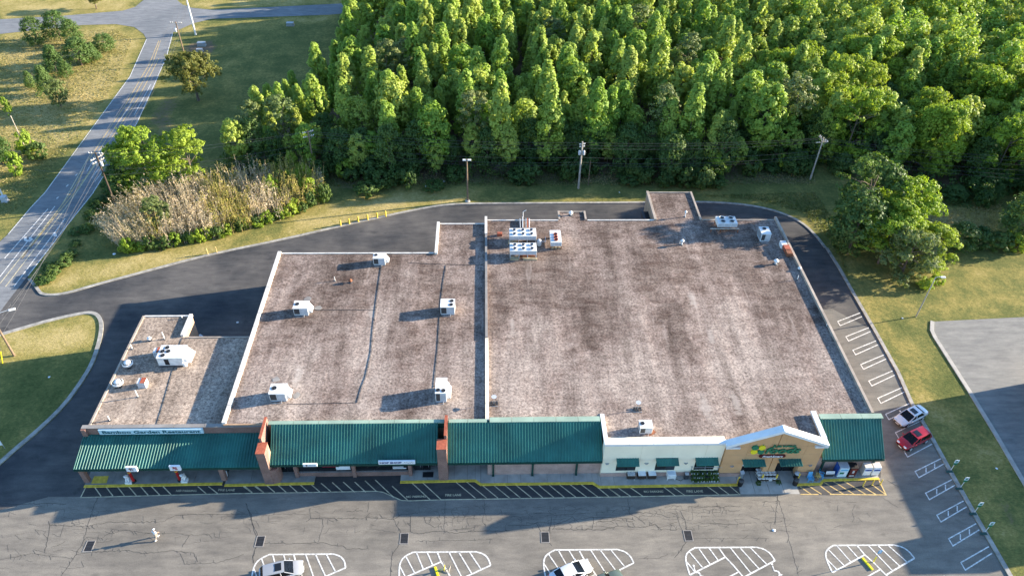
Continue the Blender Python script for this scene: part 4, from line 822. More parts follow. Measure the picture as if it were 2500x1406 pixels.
# ---- the wood: candidate stems on a jittered grid
stems = []
yy = 121.0
while yy < 226:
    xx = -62.0+rnd.uniform(0, 2)
    while xx < 172:
        x, y = xx+rnd.uniform(-1.9, 1.9), yy+rnd.uniform(-1.9, 1.9)
        if in_forest(x, y): stems.append((x, y))
        xx += 4.75
    yy += 4.7
def gap(x, y):                           # darker hollows and the open hollow at the top right
    return math.sin(x*.11+1.3)*math.sin(y*.17+.4) > .86
stems = [q for q in stems if not gap(*q)]
def dist(q): return math.hypot(q[0], q[1])
def vis(q):
    c = Vector((q[0], q[1], 10))-Vector((0, 0, CAM_H)); zc = c.dot(_fw); return abs(c.dot(_rt)/zc*F_PX) < 1330 and abs(c.dot(_up)/zc*F_PX) < 760
stems.sort(key=dist)
near = [q for q in stems if vis(q)][:300]; nearset = set(near); far = [q for q in stems if q not in nearset]
LBL = {'poplar': 'slender pointed light green tree in the dense wood behind the store', 'poplar_wide': 'broad light green tree in the dense wood behind the store', 'pine': 'grey-green pine with bare trunk at the front edge of the wood', 'dark': 'dark green bushy tree low at the front edge of the wood', 'bright': 'big bright yellow-green tree in the right part of the wood'}
GRP = {'poplar': 'slender trees of the wood', 'poplar_wide': 'broad trees of the wood', 'pine': 'pines at the edge of the wood', 'dark': 'dark trees at the edge of the wood', 'bright': 'bright trees of the wood'}
NM = {'poplar': 'poplar_tree', 'poplar_wide': 'poplar_tree', 'pine': 'pine_tree', 'dark': 'edge_tree', 'bright': 'maple_tree'}
for x, y in near:
    d_ = y-forest_front(x); u = rnd.random()
    if x > 66 and d_ < 26: key = 'bright' if u < .5 else ('dark' if u < .72 else 'poplar_wide')
    elif x > 60 and u < .35: key = 'bright' if u < .10 else 'poplar_wide'
    elif d_ < 7: key = 'pine' if u < .2 else ('dark' if u < .5 else ('poplar_wide' if u < .72 else 'poplar'))
    else: key = 'pine' if u < .05 else ('poplar_wide' if u < .24 else 'poplar')
    h = {'pine': rnd.uniform(13, 17.5), 'dark': rnd.uniform(7.5, 11.5), 'bright': rnd.uniform(12.5, 16), 'poplar': rnd.uniform(10, 17.5), 'poplar_wide': rnd.uniform(9.5, 16)}[key]
    
    h *= 1 if x > -12 else max(.76, 1+(x+12)/110)
    tree(key, x, y, h, None if key != 'bright' else rnd.uniform(.75, .95), NM[key], LBL[key], 'tree', GRP[key])
# the rest of the wood reads as one mass: one mesh
rng = np.random.default_rng(5); CC, NN, TT = [], [], []
for x, y in far:
    if y > 219 or x > 150: nc, k, lf = 34, 14, .6
    else: nc, k, lf = 66, 22, .5
    wide = x > 78 or rng.random() < .18
    hs = 1 if x > -8 else max(.76, 1+(x+8)/110)
    C, N = crown_points(rng, 'oval' if wide else 'cone', hs*rng.uniform(9.5, 17), rng.uniform(2.8, 4.0) if wide else rng.uniform(2.0, 2.6), nc, k, 3.2)
    CC.append(C+np.array([[x, y, 0]])); NN.append(N); TT.append(np.full(len(C), rng.random()))
fw_me = leaf_mesh('woodland', np.concatenate(CC), np.concatenate(NN), .62, 'leaf_poplar_far', rng, np.concatenate(TT))
fw = bpy.data.objects.new('woodland', fw_me); COL.objects.link(fw); tag(fw, 'far rows of the light green wood fading back at the top', 'wood', kind='stuff')
# closed leafy face of the wood: bushy trees between the first stems
x = -50.0
while x < 62:
    y = forest_front(x)+rnd.uniform(-.5, 3.5); h = rnd.uniform(6, 11)
    if in_forest(x, y+3): tree(rnd.choice(('dark', 'dark', 'poplar_wide')), x, y, h, h/12*rnd.uniform(.75, 1.0), 'edge_tree', LBL['dark'], 'tree', GRP['dark'])
    x += rnd.uniform(2.4, 4.0)
# undergrowth along the wood's edge: shrubs, dark tangle
SHR = 'low green shrub in the undergrowth along the edge of the wood'
for k in range(64):
    x = rnd.uniform(-48, 70); y = forest_front(x)-rnd.uniform(-1.5, 4.0)
    if x < -20 and y < 117: continue
    tree('shrub' if rnd.random() < .8 else 'shrub_bright', x, y, rnd.uniform(1.4, 4.2), rnd.uniform(.8, 1.6), 'shrub', SHR, 'shrub', 'undergrowth shrubs')
for k in range(26):
    x = rnd.uniform(58, 112); y = forest_front(x)-rnd.uniform(0, 5)
    tree('shrub' if rnd.random() < .6 else 'conifer', x, y, rnd.uniform(2.2, 4.6), rnd.uniform(.6, 1.5), 'shrub', 'green shrub below the bright trees at the right of the wood', 'shrub', 'shrubs below the bright trees')
# leafy tangle as a mass under the first stems
C = []
for k in range(1500):
    x = rng.uniform(-50, 112); C.append((x, forest_front(x)+rng.uniform(-2.5, 12), rng.uniform(.2, 3.4)))
C = np.array(C); Cl, Nl = clumps(rng, C, np.full(len(C), .9), 16, .7)
uo = bpy.data.objects.new('undergrowth', leaf_mesh('undergrowth', Cl, Nl, .42, 'leaf_under', rng)); COL.objects.link(uo); tag(uo, 'tangled green undergrowth beneath the first trees of the wood', 'undergrowth', kind='stuff')
# ---- single trees
def at_px(px, py): q = P(px, py); return q.x, q.y
tree('bright', *at_px(385, 458), 12.5, .98, 'maple_tree', 'tall bright green tree behind the dry bamboo, left of the two', 'tree')
tree('bright', *at_px(325, 470), 9.5, .70, 'maple_tree', 'smaller bright tree at the road side of the bamboo thicket', 'tree')
tree('bright', *at_px(478, 452), 10.5, .80, 'leafy_tree', 'rounded yellow-green tree behind the dry bamboo, right of the two', 'tree')
tree('dark', *at_px(300, 480), 6.5, .6, 'leafy_tree', 'dark low tree at the road edge left of the bamboo', 'tree')
tree('olive', *at_px(485, 246), 9.6, 1.05, 'oak_tree', 'solitary round olive-green oak on the lawn beside the road', 'tree')
for px, h, wd, key, lb in (((95, 112), 6.6, .8, 'dark', 'dark green bushy tree left of the cross road corner'), ((150, 100), 7.6, .8, 'dark', 'taller dark green tree at the cross road corner'), ((185, 112), 6.0, .62, 'dark', 'dark green tree at the right end of the corner clump'), ((200, 160), 6.6, .95, 'dark', 'wide dark tree in the middle of the meadow clump'), ((140, 178), 6.0, 1.1, 'conifer', 'dark conifer at the left of the meadow clump'), ((165, 190), 4.2, .8, 'conifer', 'small dark conifer in front of the meadow clump'), ((260, 128), 4.6, .7, 'dark', 'low green bush at the right of the meadow clump'), ((120, 232), 6.2, .9, 'conifer', 'pointed pale conifer in the middle of the meadow'), ((150, 262), 6.0, .58, 'willow', 'rounded pale green tree in the middle of the meadow'), ((78, 215), 3.8, .6, 'conifer', 'small conifer standing alone in the meadow'), ((25, 282), 3.6, .5, 'shrub_bright', 'small green bush at the left of the meadow'), ((70, 372), 4.4, 1.1, 'shrub_bright', 'sunlit bush beside the leaning meadow pole'), ((45, 425), 4.6, 1.0, 'shrub_bright', 'bright young tree in the shade near the white pole'), ((5, 400), 6.5, .7, 'dark', 'dark tree cut by the left edge of the picture'), ((95, 385), 3.0, 1.2, 'shrub', 'dark shrub beside the sunlit meadow bush'), ((230, 150), 4.2, .9, 'conifer', 'broad low conifer between the meadow trees')):
    tree(key, *at_px(*px), h, wd, 'conifer_tree' if key == 'conifer' else ('bush' if 'bush' in lb or 'shrub' in lb else 'leafy_tree'), lb, 'bush' if 'bush' in lb or 'shrub' in lb else 'tree')
tree('dark_big', 63.5, 103.0, 14.6, 1.08, 'leafy_tree', 'tall dense dark green tree at the bend of the rear drive', 'tree')
tree('dark', 60.6, 98.2, 11.5, 1.15, 'leafy_tree', 'lower dark leafy tree at the drive side of the right clump', 'tree')
tree('bright', 67.3, 97.8, 11.0, .84, 'maple_tree', 'yellow-green leafy tree between the tall dark tree and the silvery one', 'tree')
tree('bright', 69.6, 101.5, 13.2, .92, 'maple_tree', 'bright yellow-green tree in the middle of the right clump', 'tree')
tree('bright', 64.8, 95.6, 9.5, .82, 'maple_tree', 'yellow-green leafy tree low in the right clump by the lane', 'tree')
tree('willow', 67.2, 92.2, 8.8, 1.22, 'willow_tree', 'silvery green rounded tree at the front of the right clump', 'tree')
tree('bright', 72.4, 94.0, 8.8, .66, 'leafy_tree', 'golden green oval tree at the right end of the clump', 'tree')
tree('shrub_bright', 69.8, 89.4, 1.9, .8, 'shrub', 'low green shrub at the foot of the silvery tree', 'shrub')
tree('shrub_bright', 72.2, 90.3, 1.6, .8, 'shrub', 'low shrub at the foot of the golden green tree', 'shrub')
tree('dark', 79.5, 99.0, 5.4, .70, 'bush', 'dark green bush on the lawn right of the clump', 'bush')
tree('shrub', 83.5, 100.0, 3.6, 1.4, 'bush', 'low spreading bush on the lawn near the dry grass', 'bush')
tree('shrub', 87.0, 99.5, 3.2, 1.4, 'bush', 'low bush between the dry grass and the edge tree', 'bush')
tree('dark', 92.0, 102.0, 9.0, 1.15, 'leafy_tree', 'dark green tree cut by the right edge of the picture', 'tree')
tree('shrub_bright', 90.0, 99.0, 3.2, 1.1, 'bush', 'bright bush at the foot of the tree at the right edge', 'bush')
tree('shrub', *at_px(895, 475), 2.2, 1.35, 'shrub', 'round green shrub standing alone on the strip behind the drive', 'shrub')
for k in range(7): tree('dark', 100+k*6.5, 109+rnd.uniform(-4, 6), rnd.uniform(9, 12), 1.0, 'leafy_tree', 'leafy tree of the row beyond the right edge of the picture', 'tree', 'trees beyond the right edge')
# small tree on the far side of the cross road
tree('olive', *at_px(236, 22), 5.0, .5, 'small_tree', 'small thin tree at the top edge beyond the cross road', 'tree')
# bare brown bush at the edge of the wood
bb = thing('bare_bush', 'bare brown twiggy bush in front of the wood behind the light pole', 'bush', P(1222, 425)); mb = MB(); o0 = P(1222, 425)
for k in range(260):
    a = rnd.uniform(0, 6.28); L = rnd.uniform(1.6, 4.2); el = rnd.uniform(.3, 1.3); m1 = o0+Vector((math.cos(a)*math.cos(el)*L*.6, math.sin(a)*math.cos(el)*L*.6, math.sin(el)*L*.8)); m2 = m1+Vector((math.cos(a)*L*.5, math.sin(a)*L*.5, -L*.05))
    mb.tube(o0, m1, .035, .02, 3, 0, False); mb.tube(m1, m2, .02, .008, 3, 0, False)
mb.build('twigs', 'trunk', bb)
# ---- dry bamboo thicket
BAM = PL([(255, 560), (330, 500), (430, 470), (540, 455), (640, 440), (740, 430), (790, 455), (795, 490), (700, 535), (600, 565), (500, 590), (400, 610), (300, 612)])
bx0, bx1 = min(q.x for q in BAM), max(q.x for q in BAM); by0, by1 = min(q.y for q in BAM), max(q.y for q in BAM)
vs, fs, mi, CL, NL, CG, NG = [], [], [], [], [], [], []
culms = 0
while culms < 1900:
    x, y = rng.uniform(bx0, bx1), rng.uniform(by0, by1)
    if not inpoly(x, y, BAM): continue
    culms += 1; h = rng.uniform(3.4, 6.6)*(.75 if x < bx0+6 else 1)*(.85+.2*math.sin(x*.9)*math.sin(y*1.3))
    tdir = (x-(bx0+bx1)/2)/((bx1-bx0)/2)
    lean = np.array([.28*(tdir < -.45)*min(0, tdir)*2.2+rng.normal()*.11, rng.normal()*.11, 1.0]); lean /= np.linalg.norm(lean)
    gold = math.sin(x*.45+y*.2)+rng.normal()*.5+(.9 if x > bx0+.6*(bx1-bx0) else 0); mid = 0 if gold < .55 else 1
    p0 = np.array([x, y, 0.]); p1 = p0+lean*h*.6; p2 = p1+lean*h*.4+np.array([rng.normal()*.25, rng.normal()*.25, -.05])
    for a, b_, r_, r2 in ((p0, p1, .04, .03), (p1, p2, .03, .012)):
        o = len(vs); 
        for q, rr in ((a, r_), (b_, r2)):
            for t in range(3): vs.append((q[0]+rr*math.cos(t*2.09), q[1]+rr*math.sin(t*2.09), q[2]))
        for t in range(3): fs.append((o+t, o+(t+1) % 3, o+3+(t+1) % 3, o+3+t)); mi.append(mid)
    k = 16; tt = rng.uniform(.3, 1.0, k)
    pts_ = p0+np.outer(tt, (p2-p0))+rng.normal(size=(k, 3))*np.array([.22, .22, .12]); nr = rng.normal(size=(k, 3))+np.array([0, 0, .2])
    if mid and x > bx0+10: CG.append(pts_); NG.append(nr)
    else: CL.append(pts_); NL.append(nr)
me = bpy.data.meshes.new('bamboo_thicket'); me.from_pydata(vs, [], fs); me.polygons.foreach_set('material_index', mi); me.materials.append(MATS['straw']); me.materials.append(MATS['straw_gold'])
bt = bpy.data.objects.new('bamboo_thicket', me); COL.objects.link(bt); tag(bt, 'thicket of tall dry straw-coloured bamboo beside the drive', 'bamboo', kind='stuff')
for nm, A, B_, mt in (('dry_leaves', CL, NL, 'straw'), ('golden_leaves', CG, NG, 'leaf_golden')):
    o = bpy.data.objects.new(nm, leaf_mesh(nm, np.concatenate(A), np.concatenate(B_), .32, mt, rng, None, .3)); COL.objects.link(o); o.parent = bt; tag(o, kind='stuff')
tree('willow', *at_px(395, 560), 5.8, .72, 'leafy_tree', 'grey-green leafy tree standing in the dry bamboo', 'tree')
FR = PL([(300, 618), (400, 607), (500, 590), (600, 563), (700, 532), (790, 495)])
for i in range(34):
    t = i/33*(len(FR)-1); k = min(len(FR)-2, int(t)); q = FR[k].lerp(FR[k+1], t-k)
    key = 'shrub_bright' if rnd.random() < .55 else 'shrub'
    tree(key, q.x+rnd.uniform(-.5, .5), q.y+rnd.uniform(0, 1.1), rnd.uniform(1.2, 2.6)*(1+.5*(i > 24)), rnd.uniform(.5, .8), 'shrub', 'small green shrub in the row at the foot of the dry bamboo', 'shrub', 'shrubs at the foot of the bamboo')
for i in range(13):
    q = P(rnd.uniform(660, 788), rnd.uniform(425, 505)); tree('shrub_bright', q.x, q.y, rnd.uniform(3.0, 5.0), rnd.uniform(.7, 1.0), 'shrub', 'tall green shrub at the right end of the dry bamboo', 'shrub', 'shrubs at the right end of the bamboo')
# road-side ditch growth
DT = PL([(110, 690), (150, 640), (200, 570), (245, 500), (270, 450)])
for i in range(22):
    t = rnd.uniform(0, len(DT)-1.01); k = int(t); q = DT[k].lerp(DT[k+1], t-k)
    tree('shrub', q.x+rnd.uniform(-1, 1), q.y+rnd.uniform(-1, 1), rnd.uniform(.6, 1.5), rnd.uniform(.5, .9), 'shrub', 'low weedy shrub in the ditch along the road', 'shrub', 'ditch shrubs')
# ---- tall meadow grass left of the road (and the dry patch at the right)
MEAD = PL([(-40, 95), (280, 70), (325, 95), (285, 200), (200, 330), (60, 500), (-40, 560)]); M2 = PL([(2225, 560), (2290, 515), (2445, 500), (2430, 575), (2330, 585)]); M3 = PL([(800, 455), (1990, 452), (1990, 425), (800, 415)]); M4 = PL([(1700, 478), (1990, 470), (2050, 560), (2075, 700), (2040, 600), (1960, 520), (1850, 490)])
C, N, T = [], [], []
for poly, cnt, hh, dr_ in ((MEAD, 15000, .30, .62), (M2, 2500, .7, .9), (M3, 5000, .5, .35), (M4, 2600, .5, .12)):
    x0, x1 = min(q.x for q in poly), max(q.x for q in poly); y0, y1 = min(q.y for q in poly), max(q.y for q in poly); k = 0
    while k < cnt:
        x, y = rng.uniform(x0, x1), rng.uniform(y0, y1)
        if not inpoly(x, y, poly): continue
        k += 1; C.append((x, y, hh*rng.uniform(.15, .5))); a = rng.uniform(0, 6.28); N.append((math.cos(a)*.8, math.sin(a)*.8, .7))
        T.append(min(1, max(0, dr_+.5*math.sin(x*.16+1.1*math.sin(y*.12))*math.sin(y*.19+.5)+rng.normal()*.18)))
mg = bpy.data.objects.new('tall_grass', leaf_mesh('tall_grass', np.array(C), np.array(N), .36, 'meadow_grass', rng, np.array(T), .35)); COL.objects.link(mg); tag(mg, 'tall golden and green meadow grass beside the road', 'grass', kind='stuff')
# ================================================================== ROOF EQUIPMENT
def fan(parent, x, y, z, r, rim='dark_metal', core='black', tall=.06):
    f_ = MB(); f_.lathe((x, y, z), [(r, 0), (r, tall), (r*.86, tall), (r*.84, .01)], 18); o = f_.build('fan', rim, parent)
    MB().tube((x, y, z+.004), (x, y, z+.012), r*.84, r*.84, 18).build('fan_well', core, o)
    mb = MB()
    for k in range(4):
        a = k*math.pi/2+.4; mb.add([(x+r*.14*math.cos(a), y+r*.14*math.sin(a), z+.02), (x+r*.8*math.cos(a-.35), y+r*.8*math.sin(a-.35), z+.028), (x+r*.8*math.cos(a+.35), y+r*.8*math.sin(a+.35), z+.045)], [(0, 1, 2)])
    mb.tube((x, y, z+.015), (x, y, z+.07), r*.18, r*.18, 10); mb.build('fan_blades', 'dark_metal', o)
    return o
def packaged_unit(label, px, sx, sy, sz, fans, hood, zroof=6.0, group='packaged units on the shop roof', longy=False):
    q = P(px[0], px[1], zroof+.22+sz); x, y = q.x, q.y
    t = thing('rooftop_unit', label, 'air conditioner', (x, y, zroof), group); z0 = zroof+.22
    MB().box(x-sx/2+.05, x+sx/2-.05, y-sy/2+.05, y+sy/2-.05, zroof, z0).build('kerb_frame', 'pale_grey_metal', t)
    c_ = MB().box(x-sx/2, x+sx/2, y-sy/2, y+sy/2, z0+.002, z0+sz).build('cabinet', 'white_metal', t, .03)
    MB().box(x-sx/2-.03, x+sx/2+.03, y-sy/2-.03, y+sy/2+.03, z0+sz+.001, z0+sz+.035).build('lid', 'white_metal', t)
    for fx, fy, r in fans: fan(t, x+fx, y+fy, z0+sz+.036, r)
    # coil grille and door panel on the side that faces the camera
    MB().box(x-sx/2+.08, x-sx*.08, y-sy/2-.02, y-sy/2-.001, z0+.1, z0+sz-.1).build('coil_grille', 'dark_metal', t)
    MB().box(x-sx*.05, x+sx/2-.08, y-sy/2-.02, y-sy/2-.001, z0+.1, z0+sz-.12).build('service_panel', 'pale_grey_metal', t)
    MB().box(x-sx/2-.02, x-sx/2-.001, y-sy/2+.1, y+sy/2-.1, z0+.1, z0+sz-.1).build('side_grille', 'grey_metal', t)
    if hood:
        d = 1; x1 = x+sx/2; mb = MB()
        mb.add([(x1+.002, y-sy*.38, z0+.12), (x1+.002, y+sy*.38, z0+.12), (x1+.002, y+sy*.38, z0+sz*.95), (x1+.002, y-sy*.38, z0+sz*.95), (x1+.5, y-sy*.38, z0+.25), (x1+.5, y+sy*.38, z0+.25)], [(3, 4, 5, 2), (0, 4, 3), (1, 2, 5), (0, 1, 5, 4)])
        mb.build('intake_hood', 'white_metal', t)
    mb = MB().path([(x+sx*.2, y-sy/2-.06, z0+.1), (x+sx*.2, y-sy/2-.3, zroof+.05), (x-sx*.4, y-sy/2-.32, zroof+.04)], .03, 6); mb.build('pipe', 'grey_metal', t)
    return t
packaged_unit('white rooftop unit with one fan in the left middle of the shop roof', (735, 744), 2.0, 1.55, 1.15, [(-.55, .1, .30)], True)
packaged_unit('white rooftop unit with one fan near the rear edge of the shop roof', (926, 624), 1.75, 1.4, 1.15, [(-.5, .1, .27)], True)
packaged_unit('white rooftop unit with two fans at the right of the shop roof', (1093, 740), 1.95, 1.7, 1.25, [(.55, .42, .28), (.48, -.35, .28)], False)
packaged_unit('white rooftop unit with one fan at the front left of the shop roof', (679, 949), 2.0, 1.65, 1.2, [(-.5, .1, .32)], True)
packaged_unit('white rooftop unit set lengthwise with two fans at the front of the shop roof', (1077, 941), 1.35, 2.5, 1.5, [(-.36, -.75, .27), (.30, -.85, .27)], True)
packaged_unit('small white rooftop unit behind the white front parapet of the store', (1577, 1035), 1.5, 1.2, .95, [(-.4, .1, .26)], False, group='units on the store roof')
packaged_unit('white rooftop unit with one fan in the shaded rear corner of the store roof', (1868, 563), 1.5, 1.9, 1.3, [(0, .45, .32)], False, group='units on the store roof')
# large restaurant unit
q = P(424, 858, 6.75); x, y = q.x, q.y
t = thing('rooftop_unit', 'large white four-fan rooftop unit on the restaurant roof', 'air conditioner', (x, y, 5.05), 'units on the restaurant roof')
MB().box(x-1.85, x+1.35, y-1.1, y+1.1, 5.05, 5.33).build('kerb_frame', 'dark_metal', t); MB().box(x-1.9, x+1.4, y-1.15, y+1.15, 5.332, 6.72).build('cabinet', 'white_metal', t, .03)
MB().box(x-1.93, x-.4, y-1.18, y+1.18, 6.722, 6.755).build('lid', 'white_metal', t); MB().box(x-.38, x+.5, y-1.18, y+1.18, 6.722, 6.75).build('lid', 'white_metal', t); MB().box(x+.52, x+1.43, y-1.18, y+1.18, 6.722, 6.745).build('lid', 'white_metal', t)
for fx, fy in ((-1.05, .72), (-1.45, .05), (-.72, .05), (-1.2, -.68)): fan(t, x+fx, y+fy, 6.757, .30)
MB().box(x-1.0, x-.45, y-1.19, y-1.152, 5.5, 6.5).build('coil_grille', 'black', t)
MB().add([(x+1.402, y-1.0, 5.5), (x+1.402, y+1.0, 5.5), (x+1.402, y+1.0, 6.7), (x+1.402, y-1.0, 6.7), (x+2.25, y-1.0, 5.7), (x+2.25, y+1.0, 5.7)], [(3, 4, 5, 2), (0, 4, 3), (1, 2, 5), (0, 1, 5, 4)]).build('intake_hood', 'white_metal', t)
MB().tube((x+1.5, y-1.2, 5.4), (x+1.5, y-1.2, 6.0), .28, .28, 12).build('canister', 'white_metal', t)
# condensers of the store: two six-fan banks, one three-fan, one four-fan
def condenser(label, x0, x1, y0, y1, z0, z1, fans, r, rim, legmat='pale_grey_metal', rail=None):
    t = thing('condenser', label, 'condenser', ((x0+x1)/2, (y0+y1)/2, 6.0), 'condensers on the store roof')
    MB().box(x0, x1, y0, y1, z0, z1).build('casing', 'white_metal', t, .02)
    k = 3
    for i in range(k): MB().box(x0+(x1-x0)*i/k+.04, x0+(x1-x0)*(i+1)/k-.04, y0-.025, y0-.002, z0+.05, z1-.06).build('side_panel', 'pale_grey_metal', t)
    for fx in (0, .34, .67, 1):
        for yy_ in (y0+.08, y1-.16): MB().box(x0+(x1-x0-.1)*fx, x0+(x1-x0-.1)*fx+.1, yy_, yy_+.1, 6.0, z0-.002).build('leg', legmat, t)
    for fx, fy in fans: fan(t, x0+(x1-x0)*fx, y0+(y1-y0)*fy, z1+.002, r, rim, 'black', .16)
    return t
six = [(a, b_) for a in (.18, .5, .82) for b_ in (.27, .74)]
c1 = P(1244, 577, 7.6); c2 = P(1308, 557, 7.6); condenser('white six-fan condenser bank nearest the rear edge of the store roof', c1.x, c2.x, c1.y, c2.y, 6.85, 7.6, six, .34, 'pale_grey_metal')
c1 = P(1245, 613, 7.6); c2 = P(1309, 593, 7.6); condenser('white six-fan condenser bank in front of the other one', c1.x, c2.x, c1.y, c2.y, 6.85, 7.6, six, .34, 'pale_grey_metal')
c1 = P(1345, 592, 7.4); c2 = P(1368, 562, 7.4); condenser('narrow white condenser with three rusty red fans', c1.x, c2.x, c1.y, c2.y, 6.65, 7.4, [(.5, .64), (.5, .42), (.5, .2)], .32, 'red_brown', 'rust')
c1 = P(1754, 546, 7.5); c2 = P(1794, 528, 7.5); t = condenser('white four-fan condenser on a rusty rail frame at the shaded rear', c1.x, c2.x, c1.y, c2.y, 6.8, 7.5, [(.28, .27), (.28, .74), (.74, .27), (.74, .74)], .42, 'grey_metal', 'rust')
MB().box(c1.x-1.2, c2.x+.3, c1.y-.35, c1.y-.2, 6.62, 6.75).build('rail', 'wood_pale', t); 
for xx in (c1.x-1.1, c1.x+.4, c2.x+.1): MB().box(xx, xx+.12, c1.y-.4, c1.y-.25, 6.0, 6.61).build('leg', 'rust', t)
# wooden sleepers, pipes and small clutter round the condensers
def sleeper(label, px, sx, sy, sz, mt, z=6.0, name='timber_block', cat='timber'):
    q = P(px[0], px[1], z); t = thing(name, label, cat, (q.x, q.y, z), 'blocks under the condensers'); mb = MB(); mb.box(q.x-sx/2, q.x+sx/2, q.y-sy/2, q.y+sy/2, z, z+sz); mb.box(q.x-sx*.42, q.x+sx*.42, q.y-sy*.3, q.y+sy*.3, z+sz+.001, z+sz+.05); return mb.build('block', mt, t)
sleeper('pale timber block at the left foot of the rear condenser bank', (1252, 593), 1.5, .7, .2, 'amber_stone'); sleeper('pale timber block below the left of the front condenser bank', (1256, 632), 1.4, .8, .2, 'amber_stone')
sleeper('long pale timber below the right of the front condenser bank', (1294, 633), 2.2, .5, .18, 'amber_stone'); sleeper('dark red timber lying under the front condenser bank', (1285, 627), 2.6, .25, .25, 'rust')
sleeper('red metal box on the roof left of the condensers', (1220, 575), .8, .55, .5, 'red_brown', name='metal_box', cat='box')
sleeper('yellow-stained base block below the three-fan condenser', (1357, 606), 1.4, .35, .3, 'amber_stone')
pt = thing('pipe_rack', 'bundle of pipes crossing the rear edge of the store roof', 'pipes', P(1285, 545, 6.0)); 
for i, (a, b_, mt) in enumerate((((1270, 556), (1269, 534), 'grey_metal'), ((1276, 556), (1276, 530), 'pale_grey_metal'), ((1284, 556), (1284, 533), 'grey_metal'), ((1288, 556), (1288, 533), 'red_brown'), ((1292, 556), (1292, 534), 'pale_grey_metal'))):
    MB().path([P(*a, 6.35), P(*b_, 6.35), P(*b_, 6.35)+Vector((0, .3, -.9))], .07, 7).build('pipe', mt, pt)
MB().path([P(1277, 530, 6.3), P(1277, 530, 6.3)+Vector((0, .2, .9)), P(1277, 530, 6.3)+Vector((.5, .2, 1.2))], .05, 6).build('riser', 'white_metal', pt)
tk = thing('receiver_tank', 'grey receiver tank beside the front condenser bank', 'tank', P(1316, 600, 6.0)); c0 = P(1316, 600, 6.0)
MB().lathe(c0, [(.3, .1), (.34, .2), (.34, 1.0), (.25, 1.15), (.05, 1.2)], 14).build('shell', 'pale_grey_metal', tk); MB().path([c0+Vector((.3, 0, .8)), c0+Vector((1.0, 0, .8)), c0+Vector((1.0, 1.2, .8))], .05, 6).build('pipe', 'grey_metal', tk)
# pipes, mushroom vents and stacks on the three roofs
def stack(label, px, h, r, mt='white_metal', z=6.0, capped=False, name='vent_pipe', flash=True):
    q = P(px[0], px[1], z); t = thing(name, label, 'vent', (q.x, q.y, z), 'roof vents')
    MB().tube((q.x, q.y, z), (q.x, q.y, z+h), r, r*.95, 10).build('pipe', mt, t)
    if flash: MB().lathe((q.x, q.y, z), [(r*2.6, .0), (r*2.2, .03), (r*1.1, .12)], 12).build('flashing', 'dark_metal', t)
    if capped: MB().lathe((q.x, q.y, z+h), [(r*.9, .0), (r*2.4, .02), (r*2.5, .12), (r*1.6, .30), (r*.3, .38)], 14).build('cap', mt, t)
stack('thin white vent pipe left of the middle of the shop roof', (818, 686), .75, .06); stack('rusty orange vent cap left of the middle of the shop roof', (856, 690), .3, .12, 'rust', capped=True)
stack('white mushroom vent near the shaded dock of the store roof', (1672, 530), .9, .09, capped=True); stack('white mushroom vent with post at the rear of the store roof', (1664, 598), .7, .12, capped=True); stack('thin white post beside the rear mushroom vent', (1659, 597), .8, .05)
stack('white vent on the small rear block of the store', (1393, 526), .45, .15, capped=True); stack('white vent with round cap by the right parapet of the store', (1893, 645), .55, .16, capped=True)
stack('white pipe by the right parapet of the store in shade', (1946, 683), .8, .06); stack('white round vent on the right parapet line', (1951, 659), .2, .12, capped=True); stack('tiny white vent low on the right parapet', (2017, 797), .45, .05)
stack('white pipe leaning by the shaded rooftop unit', (1865, 586), .9, .05)
stack('white stack near the top of the restaurant roof', (402, 828), 1.3, .07, z=5.05); stack('white ball vent near the top of the restaurant roof', (366, 831), .3, .12, z=5.05, capped=True); stack('white stub pipe at the left edge of the restaurant roof', (323, 852), .75, .08, z=5.05)
stack('white pipe below the two fans on the restaurant roof', (337, 969), 1.25, .07, z=5.05); stack('white pipe at the rear right of the restaurant roof', (445, 777), .5, .07, z=5.05); stack('white pipe with orange base at the front of the restaurant roof', (268, 1026), .8, .08, z=5.05)
for px, lb in (((315, 895), 'white domed exhaust fan above the other on the restaurant roof'), ((291, 942), 'white domed exhaust fan below the other on the restaurant roof')):
    q = P(px[0], px[1], 5.05); t = thing('exhaust_fan', lb, 'fan', (q.x, q.y, 5.05), 'domed exhaust fans')
    MB().box(q.x-.38, q.x+.38, q.y-.38, q.y+.38, 5.05, 5.32).build('kerb_frame', 'dark_metal', t); MB().lathe((q.x, q.y, 5.33), [(.40, 0), (.46, .15), (.66, .22), (.68, .40), (.60, .52)], 18).build('shroud', 'white_metal', t)
    MB().lathe((q.x, q.y, 5.80), [(.44, .06), (.42, .14), (.30, .22), (.10, .26)], 18).build('dome', 'white_metal', t); MB().lathe((q.x, q.y, 5.80), [(.58, .05), (.5, .055), (.46, .055)], 18).build('gap_ring', 'black', t)
def hood_box(label, px, sx, sy, sz, rusty):
    q = P(px[0], px[1], 5.05); x, y = q.x, q.y; t = thing('intake_box', label, 'vent', (x, y, 5.05), 'intake boxes'); z0 = 5.05
    MB().box(x-sx/2, x+sx/2, y-sy/2, y+sy/2, z0, z0+sz).build('box', 'white_metal', t, .02)
    MB().box(x-sx*.1, x+sx/2+.02, y-sy/2-.02, y+sy/2+.02, z0+sz+.002, z0+sz+.06).build('lid', 'red_brown' if rusty else 'white_metal', t); MB().box(x-sx/2+.06, x+sx/2-.06, y-sy/2-.012, y-sy/2-.001, z0+.08, z0+sz-.1).build('louvre', 'pale_grey_metal', t)
hood_box('white intake box with rusty lid between the exhaust fans', (351, 941), 1.0, .9, .95, True); hood_box('white intake box with rust-red lid behind the large restaurant unit', (390, 866), 1.1, .9, .9, True)
